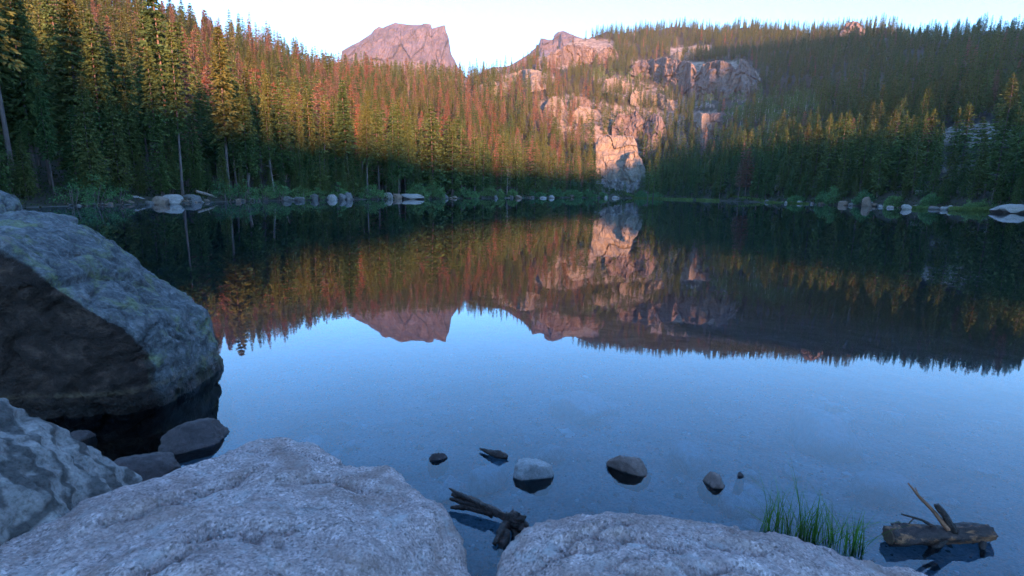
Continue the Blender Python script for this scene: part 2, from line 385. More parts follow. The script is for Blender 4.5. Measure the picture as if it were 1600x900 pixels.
n.bsdf(col, 0.9, n.bump(n.math('ADD', n.noise(v, 30, 4), n.noise(v, 0.6, 5)), 0.6, 0.05))
gm.materials.append(m)
tag(add('ground', gm), 'sloping ground round the lake with its sandy bed', kind='structure')

# ------------------------------------------------------------------ water
m, nt, _, _ = new_mat('still_lake_water'); n = N(nt)
v = n.coord('Object', (1.0, 0.55, 1.0)); rip = n.math('ADD', n.noise(v, 1.7, 3, 0.5), n.math('MULTIPLY', n.noise(v, 0.25, 2), 1.5))
nb = n.bump(rip, 0.012, 0.05)
fr = n.new('ShaderNodeFresnel'); fr.inputs['IOR'].default_value = 1.45
gl = n.new('ShaderNodeBsdfGlossy'); gl.inputs['Roughness'].default_value = 0.012; gl.inputs['Color'].default_value = (0.93, 0.96, 1, 1); n.l.new(nb, gl.inputs['Normal'])
tr = n.new('ShaderNodeBsdfTransparent'); tr.inputs['Color'].default_value = (0.47, 0.73, 0.92, 1)
mx = n.new('ShaderNodeMixShader'); o = n.new('ShaderNodeOutputMaterial')
n.l.new(fr.outputs[0], mx.inputs[0]); n.l.new(tr.outputs[0], mx.inputs[1]); n.l.new(gl.outputs[0], mx.inputs[2]); n.l.new(mx.outputs[0], o.inputs['Surface'])
wv, wf = [(0, 0, 0)], []
waz = np.linspace(-math.pi, math.pi, 241)[:-1]
for a in waz:
    r = float(np.interp(a, AZ, ctrl[:, 0, 0])) + 1.2; wv.append((math.sin(a) * r, math.cos(a) * r, 0))
for k in range(240): wf.append((0, 1 + (k + 1) % 240, 1 + k))
tag(add('lake_water', mesh_from('lake_water', wv, wf, m)), 'still dark mirror lake reflecting forest and sky', kind='structure')

# ------------------------------------------------------------------ distant mountains
def mountain(name, label, crest, rho, base_y, thick, seed, label2=None):
    """a massif whose crest line passes through the given picture points at distance rho; front face, summit and back are real relief"""
    xs = np.array([c[0] for c in crest], float); ys = np.array([c[1] for c in crest], float)
    U, V = 260, 120
    xx = np.linspace(xs[0], xs[-1], U); yy = np.interp(xx, xs, ys)
    crestp = np.array([at_rho(a, b, rho) for a, b in zip(xx, yy)])
    basep = np.array([at_rho(a, base_y, rho) for a in xx]); zb = basep[:, 2].mean()
    fwd = crestp[:, :2] / np.linalg.norm(crestp[:, :2], axis=1)[:, None]
    P = np.zeros((U, V, 3))
    for k in range(V):
        t = k / (V - 1)
        if t < 0.7:
            s = t / 0.7; hfrac = s ** 0.85; off = -thick * (1 - s) ** 1.1
        else:
            s = (t - 0.7) / 0.3; hfrac = 1 - s ** 1.5; off = thick * 1.4 * s
        P[:, k, :2] = crestp[:, :2] + fwd * off
        P[:, k, 2] = zb - 40 + (crestp[:, 2] - zb + 40) * hfrac
    q = P.reshape(-1, 3); h = (q[:, 2] - zb)
    tt = np.tile(np.arange(V) / (V - 1), U); w = np.clip((0.70 - tt) / 0.08, 0, 1)
    diag = q.copy(); diag[:, 2] = (q[:, 2] - 0.45 * q[:, 0]) * 1.0
    led = ridged(np.stack([q[:, 0] / 400, q[:, 1] / 400, diag[:, 2] / 70 + seed], 1), 4)
    flute = ridged(np.stack([q[:, 0] / 32, q[:, 1] / 60, q[:, 2] / 260 + seed], 1), 4)
    blk = cells(q[:, 0] / 34 + 50, diag[:, 2] / 75 + 50, seed) * 26 + cells(q[:, 0] / 13 + 50, diag[:, 2] / 30 + 50, seed + 2) * 10
    d = (led * 9 + flute * 7 + fbm(q / 120 + seed, 4) * 16 + blk) * w
    fw = np.repeat(fwd, V, 0); q[:, :2] -= fw * d[:, None]
    q[:, 2] += fbm(q / 14.0 + seed, 3) * 2.0 * w
    ii = np.arange(U * V).reshape(U, V)
    f = np.stack([ii[:-1, :-1], ii[1:, :-1], ii[1:, 1:], ii[:-1, 1:]], -1).reshape(-1, 4)
    me = mesh_from(name, q, f, MAT['peak'])
    return tag(add(name, me), label, kind='structure')
mountain('mountain_peak', 'blocky purple rock peak rising behind the forested saddle',
         [(500, 120), (515, 100), (533, 96), (534, 79), (548, 71), (562, 64), (580, 52), (584, 46), (592, 41), (598, 43), (602, 41), (612, 37), (618, 34.5), (622, 36), (628, 36.5), (638, 38),
          (650, 38.5), (659, 38), (662, 36), (670, 36.5), (674, 38), (675, 44), (684, 41.5), (694, 38.6), (696, 40), (697, 48), (701, 57), (703, 70), (705, 84), (711, 94), (717, 107), (724, 118), (745, 130)], 1700, 160, 170, 3.1)
mountain('mountain_ridge', 'jagged purple ridge with spires behind the wooded hill',
         [(735, 125), (760, 108), (770, 104.5), (790, 104), (798, 101), (812, 93), (826, 84), (832, 78), (837, 74), (838, 68), (841, 70), (845, 59), (850, 60), (858, 62), (864, 61), (866, 54), (872, 49), (880, 47.5), (886, 50), (900, 56), (930, 66), (960, 90)], 1600, 150, 150, 7.7)

# ------------------------------------------------------------------ rocks
def ico(sub):
    bm = bmesh.new(); bmesh.ops.create_icosphere(bm, subdivisions=sub, radius=1.0)
    v = np.array([x.co[:] for x in bm.verts]); f = [[y.index for y in x.verts] for x in bm.faces]; bm.free(); return v, f
ICO = {k: ico(k) for k in (3, 4, 5)}
def facet_rock(size, seed, sub=4, nplanes=14, rough=0.05, flat=0.0, vertical=0.0):
    """boulder cut by random planes, then roughened. size = full extents; base at z=0"""
    r = np.random.default_rng(seed); d, f = ICO[sub]
    nr = r.normal(size=(nplanes, 3))
    if vertical: nr[:, 2] *= (1 - vertical)
    nr /= np.linalg.norm(nr, axis=1)[:, None]; hh = r.uniform(0.48, 0.95, nplanes)
    nr = np.vstack([nr, [[0, 0, 1], [0, 0, -1]]]); hh = np.concatenate([hh, [0.75 - flat * 0.2, 0.7]])
    dots = d @ nr.T; rad = np.where(dots > 0.05, hh / np.maximum(dots, 0.05), 9)
    rad = np.minimum(rad, 1.05); rmin = np.sort(rad, axis=1); rad = rmin[:, 0] - 0.10 * np.clip(0.06 - (rmin[:, 1] - rmin[:, 0]), 0, 1)
    v = d * rad[:, None]
    v = v * (1 + rough * (ridged(v * 2.1 + seed, 3) * 0.6 + fbm(v * 6 + seed, 3) * 0.5))[:, None]
    lo, hi = v.min(0), v.max(0); v = (v - (lo + hi) / 2) / (hi - lo); v[:, 2] += 0.5
    return v * np.array(size), f
def boulder(name, label, cat, px, mat, seed, depth=None, sub=4, sink=0.12, group=None, on_water=False, planes=14, flat=0.0, vertical=0.0, rough=0.05, base=None):
    """px = (x0, y0, x1, y1) picture box used to set the real width and height at the place where its foot stands"""
    x0, y0, x1, y1 = px; xm = (x0 + x1) / 2
    p = at_z(xm, y1, 0.0) if on_water else (base if base is not None else hit_ground(xm, y1))
    if p is None: return None
    rho = math.hypot(p[0], p[1]); dist = math.sqrt(rho * rho + EYE * EYE)
    fwd = RM[:, 2] @ (p - np.array([0, 0, EYE])); w = (x1 - x0) * fwd / F; h = (y1 - y0) * fwd / F * 1.02
    dp = depth if depth is not None else w * 0.8
    v, f = facet_rock((w, dp, h * (1 + sink)), seed, sub, planes, rough, flat, vertical)
    v[:, 2] -= h * sink
    me = mesh_from(name, v, f, mat, smooth=False)
    away = np.array([p[0], p[1]]) / rho
    o = add(name, me, (p[0] + away[0] * dp * 0.4, p[1] + away[1] * dp * 0.4, p[2]), rotz=-math.atan2(p[0], p[1]))
    return tag(o, label, cat, group)

# cliffs and outcrops on the slopes
def crag(label, crest, base, mat, seed, rho=None, thick=0.55, rough=1.0):
    """a rock mass with the given crest and foot lines (picture points) standing where its foot meets the slope"""
    xs = np.array([c[0] for c in crest], float); ys = np.array([c[1] for c in crest], float)
    bxs = np.array([c[0] for c in base], float); bys = np.array([c[1] for c in base], float)
    U, V = max(40, int((xs[-1] - xs[0]) * 2.0)), 72
    xx = np.linspace(xs[0], xs[-1], U); yc = np.interp(xx, xs, ys); yb = np.maximum(np.interp(xx, bxs, bys), yc + 1.5)
    xm = xx[U // 2]
    if rho is None:
        rc = []
        for a_, b_ in zip(xx, yb):
            p = hit_ground(a_, float(b_)); rc.append(math.hypot(p[0], p[1]) if p is not None else np.nan)
        rc = np.array(rc)
        if np.isnan(rc).all(): return
        rc = np.where(np.isnan(rc), np.nanmedian(rc), rc); med_ = np.median(rc); rc = np.clip(rc, med_ * 0.85, med_ * 1.15); kk = np.hanning(15); kk /= kk.sum(); rc = np.convolve(np.pad(rc, 7, mode='edge'), kk, mode='valid') - 3.0
    else: rc = np.full(U, float(rho))
    rho = float(rc.mean())
    sc = rho / F * 1.05; Hm = (yb - yc).max() * sc
    yc = yc + perlin(np.stack([xx * 0.35, xx * 0 + seed, xx * 0], 1)) * 1.6 + perlin(np.stack([xx * 0.11, xx * 0 + seed, xx * 0 + 4], 1)) * 2.0
    P = np.zeros((U, V, 3)); dirs = np.zeros((U, 2)); tw = np.zeros(V)
    for k in range(V):
        t = k / (V - 1)
        if t < 0.78: s = t / 0.78; off = thick * Hm * (s ** 1.15 - 0.25); fr = s; tw[k] = min(1, (0.78 - t) / 0.05 + 0.25)
        else: s = (t - 0.78) / 0.22; off = thick * Hm * (0.75 + 2.4 * s); fr = None; tw[k] = 0.3 * (1 - s)
        for i in range(U):
            if fr is not None:
                y = yb[i] + (yb[i] - yc[i]) * 0.35 * (1 - fr) ** 3 + (yc[i] - yb[i]) * fr
                P[i, k] = at_rho(xx[i], y, rc[i] + off)
            else:
                q = at_rho(xx[i], yc[i], rc[i] + off); q[2] = P[i, k - 1, 2] - Hm * (0.004 + 0.05 * s); P[i, k] = q
    q = P.reshape(-1, 3).copy(); fw = q[:, :2] / np.linalg.norm(q[:, :2], axis=1)[:, None]; w = np.tile(tw, U)
    lat = np.arctan2(q[:, 0], q[:, 1]) * rho; L = max(Hm, 9.0)
    wob = fbm(q / (L * 0.5) + seed, 2) * 0.22 * L
    fl = ridged(np.stack([(lat + wob) / (L * 0.30), q[:, 2] / (L * 1.6), lat * 0 + seed], 1), 4)
    led = ridged(np.stack([lat / (L * 1.3), (q[:, 2] + 0.25 * lat + wob * 0.6) / (L * 0.28), lat * 0 + seed + 5], 1), 4)
    lump = fbm(np.stack([lat / (L * 0.55), q[:, 2] / (L * 0.5), lat * 0 + seed + 9], 1), 4)
    cw = lat + wob * 0.5; cz = q[:, 2] + 0.2 * lat + wob * 0.5
    blk = cells(cw / (L * 0.20), cz / (L * 0.42), seed) * 0.10 + cells(cw / (L * 0.085), cz / (L * 0.16), seed + 3) * 0.06 + cells(cw / (L * 0.5), cz / (L * 0.6), seed + 8) * 0.14
    d = (fl * 0.05 + led * 0.05 + lump * 0.13 + blk) * L * rough * w
    q[:, :2] -= fw * d[:, None]; q[:, 2] += led * 0.012 * L * w
    b = q.reshape(U, V, 3)[:, 0].mean(0)
    ii = np.arange(U * V).reshape(U, V)
    f = np.stack([ii[:-1, :-1], ii[1:, :-1], ii[1:, 1:], ii[:-1, 1:]], -1).reshape(-1, 4)
    return tag(add('rock_cliff', mesh_from('rock_cliff', q - b, f, MAT[mat]), b), label, 'cliff')
crag('broad left half of the long pink cliff on the hill', [(983, 114), (990, 102), (1000, 95), (1020, 92), (1040, 91), (1060, 95), (1080, 98), (1087, 106), (1090, 122)], [(983, 116), (1000, 116), (1030, 126), (1050, 138), (1075, 148), (1090, 148)], 'cliff', 1)
crag('fluted right half of the long pink cliff on the hill', [(1068, 140), (1073, 122), (1080, 116), (1093, 111), (1098, 101), (1115, 95), (1128, 95), (1142, 101), (1150, 108), (1158, 93), (1170, 98), (1180, 110), (1186, 128), (1189, 146)], [(1068, 145), (1105, 153), (1140, 150), (1160, 156), (1189, 150)], 'cliff', 2)
crag('row of pink pillars under the jagged ridge', [(836, 105), (846, 94), (864, 82), (878, 74), (892, 70), (906, 71), (916, 72), (930, 75), (934, 86)], [(836, 108), (880, 100), (905, 98), (934, 97)], 'cliff', 3)
crag('leaning pink slab right of the pillars below the skyline', [(922, 96), (932, 85), (943, 76), (955, 71), (962, 78), (966, 88)], [(922, 98), (945, 96), (966, 90)], 'cliff', 4)
crag('pale split outcrop above the aspens', [(1080, 200), (1085, 181), (1092, 175), (1100, 178), (1106, 177), (1113, 186), (1114, 200)], [(1080, 214), (1095, 222), (1114, 208)], 'cliff_tan', 5)
crag('pinkish ledge right of the pale split outcrop', [(1104, 190), (1108, 178), (1120, 176), (1135, 178), (1145, 182)], [(1104, 210), (1120, 204), (1145, 190)], 'cliff', 6)
crag('tall flat topped tan cliff at the far end of the lake', [(928, 246), (931, 224), (936, 213.5), (950, 212), (975, 212), (990, 213.5), (995, 224), (999, 250), (1001, 275)], [(928, 297), (1001, 297)], 'cliff_tan', 7, 296, 0.35, 0.8)
crag('orange shoulder right of the tall lakeside cliff', [(970, 275), (978, 250), (984, 238), (993, 236), (1002, 248), (1009, 266), (1014, 286)], [(970, 300), (1014, 302)], 'cliff_tan', 8, 286, 0.4, 0.8)
crag('grey broken rock foot of the lakeside cliff at the water', [(927, 298), (931, 284), (942, 278), (952, 283), (964, 278), (976, 286), (988, 284), (1000, 280), (1008, 283), (1011, 298)], [(927, 308), (1011, 308)], 'cliff_grey', 9, 279, 0.5, 1.2)
crag('balanced stone pillar between dark spruces', [(1056, 226), (1059, 208), (1066, 204), (1071, 214), (1076, 228)], [(1056, 240), (1076, 240)], 'cliff_tan', 10)
crag('tan rock ledge above the long pink cliff', [(1076, 82), (1084, 72), (1100, 71), (1114, 74), (1118, 82)], [(1076, 86), (1118, 86)], 'cliff_tan', 11)
crag('small tan ledge left above the long pink cliff', [(1048, 88), (1058, 80), (1070, 82), (1084, 84)], [(1048, 92), (1084, 92)], 'cliff_tan', 12)
crag('rocky knob breaking the wooded skyline', [(1312, 50), (1322, 37), (1332, 33), (1341, 34), (1345, 42), (1354, 50)], [(1312, 56), (1354, 56)], 'cliff', 13, 640)
crag('rounded rock knob on the slope left of the lakeside cliff', [(850, 170), (858, 154), (868, 150), (878, 156), (886, 172)], [(850, 182), (886, 182)], 'cliff_tan', 14)
crag('low broad outcrop on the slope above the lakeside cliff', [(893, 178), (905, 166), (920, 168), (938, 180)], [(893, 187), (938, 187)], 'cliff_tan', 15)
crag('steep pink outcrop just above the tall lakeside cliff', [(956, 196), (966, 178), (982, 180), (994, 172), (1004, 186), (1010, 204)], [(956, 212), (1010, 220)], 'cliff', 16)
crag('fluted pink outcrop right above the lakeside cliff', [(1004, 206), (1012, 186), (1022, 176), (1034, 184), (1042, 206)], [(1004, 224), (1042, 224)], 'cliff', 17)
crag('sloping tan slab below the long pink cliff', [(1018, 150), (1030, 146), (1044, 152), (1062, 164)], [(1018, 160), (1040, 168), (1062, 170)], 'cliff_tan', 18)
crag('tan ledge in a gap of the hillside trees', [(938, 136), (946, 124), (962, 122), (976, 127), (986, 138)], [(938, 142), (986, 142)], 'cliff_tan', 19)
crag('wide sunlit rock knoll below the jagged ridge', [(782, 128), (796, 116), (812, 110), (832, 108), (846, 112), (862, 122)], [(782, 138), (862, 134)], 'cliff_tan', 20, None, 1.6)
crag('low rock hump left of the sunlit knoll', [(742, 138), (756, 129), (775, 126), (796, 132)], [(742, 145), (796, 145)], 'cliff_tan', 21, None, 1.6)
crag('tan rock patch under the purple peak', [(634, 112), (644, 101), (662, 100), (678, 106), (694, 116)], [(634, 120), (694, 122)], 'cliff_tan', 22, None, 1.6)
crag('small tan ledge under the left of the purple peak', [(592, 108), (604, 103), (622, 102), (636, 108)], [(592, 113), (636, 113)], 'cliff_tan', 23, None, 1.6)
crag('dark pink crag beside the tall lakeside cliff', [(1006, 232), (1014, 214), (1024, 209), (1032, 222), (1036, 240)], [(1006, 246), (1036, 246)], 'cliff', 24)
crag('pale boulder ledge among red trees on the slope', [(862, 206), (876, 196), (892, 197), (908, 208)], [(862, 216), (908, 216)], 'cliff_tan', 25)
crag('pink crag above the rounded knob on the slope', [(890, 158), (900, 150), (914, 152), (926, 162)], [(890, 166), (926, 166)], 'cliff', 26)
crag('narrow tan rib in the hillside forest', [(985, 150), (992, 141), (1004, 143), (1012, 154)], [(985, 160), (1012, 160)], 'cliff_tan', 27)
for k in range(300):                                                  # broken blocks of the scree on the right slope
    bx = rng.uniform(1448, 1590); by = rng.uniform(196, 226)
    if not in_poly(np.array([bx, by]), ROCK_BARE[3]): continue
    w = rng.uniform(2.5, 8)
    boulder('scree_block', 'grey block in the scree patch on the right slope', 'rock', (bx - w / 2, by - w * 0.55, bx + w / 2, by), MAT['shore_pale' if k % 3 else 'shore_grey'], 900 + k, sub=3, group='blocks of the right slope scree', rough=0.08)

# ------------------------------------------------------------------ tree shapes
class MB:
    def __init__(self): self.v, self.f = [], []
    def kite(self, p, d, L, w, side):
        b = len(self.v); self.v += [p, p + d * L * 0.45 + side * w, p + d * L, p + d * L * 0.45 - side * w]; self.f.append((b, b + 1, b + 2, b + 3))
    def tube(self, path, rad, n=6):
        b = len(self.v); path = [np.asarray(p, float) for p in path]
        for k, p in enumerate(path):
            t = path[min(k + 1, len(path) - 1)] - path[max(k - 1, 0)]; t = t / (np.linalg.norm(t) + 1e-9)
            a = np.cross(t, [0.31, 0.95, 0.12] if abs(t[2]) > 0.9 else [0, 0, 1.0]); a /= np.linalg.norm(a) + 1e-9; c = np.cross(t, a)
            for j in range(n):
                q = 2 * math.pi * j / n; self.v.append(p + (a * math.cos(q) + c * math.sin(q)) * rad[k])
        for k in range(len(path) - 1):
            for j in range(n):
                j2 = (j + 1) % n; self.f.append((b + k * n + j, b + k * n + j2, b + (k + 1) * n + j2, b + (k + 1) * n + j))
        self.f.append(tuple(b + j for j in range(n))[::-1]); self.f.append(tuple(b + (len(path) - 1) * n + j for j in range(n)))
    def mesh(self, name, mat, smooth=False): return mesh_from(name, self.v, self.f, mat, smooth)
def trunk_mesh(name, H, r0, seed, mat, bend=0.02, n=7):
    r = np.random.default_rng(seed); a = r.uniform(0, 6.28); b = MB(); k = 9; path, rad = [], []
    for i in range(k):
        t = i / (k - 1); o = bend * H * math.sin(t * 2.4)
        path.append((math.cos(a) * o, math.sin(a) * o, H * t - 0.3 * (i == 0))); rad.append(r0 * (1 - t) ** 0.9 + 0.012 + (0.35 * r0 if i == 0 else 0))
    b.tube(path, rad, n); return b.mesh(name, mat, True)
def conifer_crown(name, seed, H, base, Rm, nwh, per, ntw, tw, mat, skip=0.0, fill=1.0, droop=0.35, both=True):
    r = np.random.default_rng(seed); b = MB()
    for w in range(nwh):
        t = (w + r.uniform(-0.3, 0.3)) / nwh; t = min(max(t, 0), 0.995)
        zc = H * (base + (1 - base) * t)
        env = Rm * ((1 - t) ** 0.8 * 0.96 + 0.04) * min(1, 0.5 + t * 3.5)
        a0 = r.uniform(0, 6.28)
        for q in range(per):
            if r.random() < skip: continue
            a = a0 + 6.283 * q / per + r.normal(0, 0.25); L = env * r.uniform(0.55, 1.18)
            u = np.array([math.cos(a), math.sin(a), 0.0]); vv = np.array([-u[1], u[0], 0.0])
            up = -0.12 + 0.65 * t + r.normal(0, 0.06); dr = droop * r.uniform(0.6, 1.3)
            for k in range(ntw):
                s = (k + r.uniform(0.1, 0.9)) / ntw
                p = np.array([0, 0, zc]) + u * L * s + np.array([0, 0, L * (up * s - dr * s * s)])
                for sd in ((-1, 1) if both else (r.choice([-1, 1]),)):
                    d = u * r.uniform(0.5, 1.0) + vv * sd * r.uniform(0.3, 0.95) + np.array([0, 0, r.uniform(-0.55, 0.12)])
                    d /= np.linalg.norm(d); tl = (0.22 + 0.30 * L * (1 - 0.55 * s)) * r.uniform(0.7, 1.25) * fill
                    sdv = np.cross(d, np.array([0, 0, 1.0])); sdv /= np.linalg.norm(sdv) + 1e-9
                    sdv = sdv * r.uniform(0.5, 1.0) + np.array([0, 0, r.uniform(-0.9, 0.9)]); sdv /= np.linalg.norm(sdv)
                    b.kite(p, d, tl, tw * r.uniform(0.7, 1.3) * (0.6 + 0.4 * (1 - t)), sdv)
    b.kite(np.array([0, 0, H * 0.93]), np.array([0, 0, 1.0]), H * 0.08, tw * 0.5, np.array([1.0, 0, 0]))
    b.kite(np.array([0, 0, H * 0.93]), np.array([0, 0, 1.0]), H * 0.08, tw * 0.5, np.array([0, 1.0, 0]))
    return b.mesh(name, mat)
def leafy_crown(name, seed, H, base, Rm, ncl, nl, ls, mat):
    r = np.random.default_rng(seed); b = MB()
    for c in range(ncl):
        t = r.uniform(0, 1); a = r.uniform(0, 6.28); rr = Rm * math.sqrt(r.uniform(0.05, 1)) * (math.sin(math.pi * (0.12 + 0.83 * t)) ** 0.7)
        cc = np.array([math.cos(a) * rr, math.sin(a) * rr, H * (base + (1 - base) * t)])
        for k in range(nl):
            o = r.normal(size=3); o *= Rm * 0.30 * r.uniform(0.3, 1) / np.linalg.norm(o)
            d = r.normal(size=3); d /= np.linalg.norm(d); s = np.cross(d, r.normal(size=3)); s /= np.linalg.norm(s) + 1e-9
            b.kite(cc + o, d, ls * r.uniform(0.7, 1.3), ls * 0.36, s)
    return b.mesh(name, mat)
def snag_crown(name, seed, H, mat, n=46):
    r = np.random.default_rng(seed); b = MB()
    for k in range(n):
        t = r.uniform(0.22, 0.97); a = r.uniform(0, 6.28); L = (1 - t) * 1.9 * r.uniform(0.4, 1.1) + 0.2
        p = np.array([0, 0, H * t]); d = np.array([math.cos(a), math.sin(a), r.uniform(-0.4, 0.2)])
        b.tube([p, p + d * L * 0.6, p + d * L + np.array([0, 0, -0.1 * L])], [0.035, 0.022, 0.008], 3)
        for j in range(5):
            q = p + d * L * r.uniform(0.3, 1); e = d + r.normal(size=3) * 0.6; e /= np.linalg.norm(e); s = np.cross(e, r.normal(size=3)); s /= np.linalg.norm(s)
            b.kite(q, e, L * 0.35, 0.035, s)
    return b.mesh(name, mat)
HT = 14.0
KINDS = {}   # variant -> (kind, crown mesh, trunk mesh)
def variant(key, kind, crown, trunk): KINDS[key] = (kind, crown, trunk)
tk = [trunk_mesh('trunk', HT * 0.97, 0.17, s, MAT['bark'], 0.012) for s in (1, 2, 3)]
tks = [trunk_mesh('trunk', HT * 0.97, 0.16, s, MAT['bark'], 0.010, 4) for s in (4, 5)]
tka = [trunk_mesh('trunk', 8.0, 0.11, s, MAT['bark_pale'], 0.03, 5) for s in (6, 7)]
variant('g_hi0', 'green', conifer_crown('crown', 1, HT, 0.24, 2.5, 32, 8, 8, 0.12, MAT['needle']), tk[0])
variant('g_hi1', 'green', conifer_crown('crown', 2, HT, 0.34, 2.1, 30, 8, 8, 0.115, MAT['needle'], 0.12), tk[1])
variant('g_hi2', 'green', conifer_crown('crown', 3, HT, 0.12, 2.8, 34, 8, 8, 0.12, MAT['needle']), tk[2])
variant('g_hi3', 'green', conifer_crown('crown', 5, HT, 0.40, 1.75, 26, 8, 8, 0.11, MAT['needle'], 0.1), tk[0])
variant('r_hi0', 'red', conifer_crown('crown', 4, HT, 0.26, 2.2, 30, 7, 7, 0.09, MAT['needle_red'], 0.08), tk[0])
variant('g_mid0', 'green', conifer_crown('crown', 11, HT, 0.14, 2.6, 28, 7, 4, 0.19, MAT['needle']), tks[0])
variant('g_mid1', 'green', conifer_crown('crown', 12, HT, 0.20, 2.25, 27, 7, 4, 0.19, MAT['needle'], 0.1), tks[1])
variant('r_mid0', 'red', conifer_crown('crown', 13, HT, 0.20, 2.3, 26, 7, 4, 0.15, MAT['needle_red'], 0.05), tks[0])
variant('r_mid1', 'red', conifer_crown('crown', 14, HT, 0.24, 1.9, 26, 7, 4, 0.15, MAT['needle_red'], 0.08), tks[1])
variant('g_low0', 'green', conifer_crown('crown', 21, HT, 0.08, 2.3, 20, 6, 2, 0.32, MAT['needle'], fill=1.3), tks[0])
variant('g_low1', 'green', conifer_crown('crown', 22, HT, 0.10, 1.9, 20, 6, 2, 0.30, MAT['needle'], fill=1.3), tks[1])
variant('r_low0', 'red', conifer_crown('crown', 23, HT, 0.14, 2.0, 19, 6, 2, 0.27, MAT['needle_red'], 0.05, fill=1.3), tks[0])
variant('snag0', 'snag', snag_crown('crown', 31, HT, MAT['twig_grey']), tk[1])
variant('snag1', 'snag', snag_crown('crown', 32, HT, MAT['twig_grey'], 70), tk[2])
variant('asp0', 'aspen', leafy_crown('crown', 41, 8.5, 0.30, 1.9, 26, 16, 0.42, MAT['aspen']), tka[0])
variant('asp1', 'aspen', leafy_crown('crown', 42, 8.0, 0.22, 2.3, 28, 16, 0.42, MAT['aspen']), tka[1])

# ------------------------------------------------------------------ where the trees stand
T = []   # x, y, z, scale, rot, variant
def zone_prob(px):
    return None
r0 = 28.0
cand = []
while r0 < 900:
    sp = 2.5 + 2.9 * min(1, r0 / 400.0)
    na = int(R(112) * r0 / sp)
    a = np.linspace(R(-54), R(58), na) + rng.uniform(-0.5, 0.5, na) * R(112) / na
    rr = r0 + rng.uniform(-0.5, 0.5, na) * sp * 1.1
    cand.append(np.stack([a, rr], 1)); r0 += sp
cand = np.concatenate(cand)
rs = shore_rho(cand[:, 0]); sky_r = np.interp(cand[:, 0], AZ, ctrl[:, 4, 0])
keep = (cand[:, 1] > rs + 2.2) & (cand[:, 1] < sky_r * 1.10 + 25)
cand = cand[keep]; rs = rs[keep]
tx, ty = np.sin(cand[:, 0]) * cand[:, 1], np.cos(cand[:, 0]) * cand[:, 1]; tz = ground_z(tx, ty)
tp = project(np.stack([tx, ty, tz], 1)); beyond = cand[:, 1] - rs
pn = fbm(np.stack([tx / 45, ty / 45, tx * 0], 1), 3)             # clumps of dead trees
drop = np.zeros(len(cand), bool); asp = np.zeros(len(cand), bool)
for p in ROCK_BARE: drop |= in_poly(tp, p) & (rng.random(len(cand)) < 0.97)
for p in ROCK_SPARSE: drop |= in_poly(tp, p) & (rng.random(len(cand)) < 0.40)
for p in ASPEN: asp |= in_poly(tp, p) & (rng.random(len(cand)) < 0.72)
mid_p = project(np.stack([tx, ty, tz + 9.0], 1)); low_p = project(np.stack([tx, ty, tz + 4.5], 1)); top_p = project(np.stack([tx, ty, tz + 12.5], 1))
TAL = [(1446, 217), (1490, 202), (1536, 189), (1586, 201), (1588, 214), (1545, 221), (1490, 221)]
hit_t = in_poly(tp, TAL)
for hh_ in (2, 4.5, 7, 9, 11, 13, 15): hit_t |= in_poly(project(np.stack([tx, ty, tz + hh_], 1)), TAL)
drop |= hit_t & (rng.random(len(cand)) < np.where(beyond < 50, 0.8, 0.96)) & (cand[:, 1] < 330)
drop |= (fbm(np.stack([tx / 22, ty / 22, tx * 0 + 9], 1), 2) > 0.42) & (rng.random(len(cand)) < 0.55) & (beyond > 10)
for q_ in ([(985, 100), (1060, 96), (1150, 98), (1186, 120), (1180, 148), (1110, 150), (1070, 138)], [(850, 80), (880, 60), (960, 66), (955, 88), (880, 98)], [(1082, 180), (1140, 182), (1118, 203), (1090, 216)]):
    drop |= (in_poly(mid_p, q_) | in_poly(low_p, q_)) & (rng.random(len(cand)) < 0.8)
drop |= rng.random(len(cand)) < 0.08
TREES = []
for i in np.nonzero(~drop)[0]:
    x, y, z, rho, px = tx[i], ty[i], tz[i], cand[i, 1], tp[i]
    left = px[0] < 930
    pr = (0.27 if left and 250 < px[0] else 0.08 if left else 0.03) + 0.85 * max(0, pn[i] - 0.02) * (1 if left else 0.35)
    if beyond[i] < 14: pr *= 0.0 if rho < 110 else 0.25
    u = rng.random()
    if asp[i]: kind = 'asp' + str(rng.integers(2))
    elif u < pr * 0.9: kind = 'r'
    elif u < pr * 0.9 + 0.02 and (beyond[i] > 14 or rho > 110): kind = 'snag' + str(rng.integers(2))
    else: kind = 'g'
    vary = float(np.clip(rng.normal(0.98, 0.17), 0.55, 1.4)) if rng.random() < 0.82 else rng.uniform(0.3, 0.65)
    if rho > 380: vary *= 0.86
    if kind == 'g':
        key = 'g_hi%d' % rng.choice(([1, 3, 3, 0] if beyond[i] < 12 else [0, 1, 3, 2]) if left else [0, 2, 2, 1]) if rho < 105 else 'g_mid%d' % rng.integers(2) if rho < 300 else 'g_low%d' % rng.integers(2)
    elif kind == 'r':
        key = 'r_hi0' if rho < 105 else 'r_mid%d' % rng.integers(2) if rho < 300 else 'r_low0'
    else: key = kind
    TREES.append((x, y, z - 0.15, vary, rng.uniform(0, 6.28), key, rho, beyond[i], px[0], px[1]))
# extra small trees on the water's edge at the far end and in front of the cliff
for (bx, by, hp) in [(944, 302, 40), (960, 303, 62), (975, 301, 75), (982, 303, 70), (936, 304, 45), (1012, 306, 60), (1020, 306, 70), (1004, 304, 30)]:
    p = at_z(bx, by + 3.5, 0.4); d = RM[:, 2] @ (p - np.array([0, 0, EYE]))
    TREES.append((p[0], p[1], 0.3, hp * d / F / HT, rng.uniform(0, 6), 'g_mid%d' % rng.integers(2), math.hypot(p[0], p[1]), 3, bx, by))

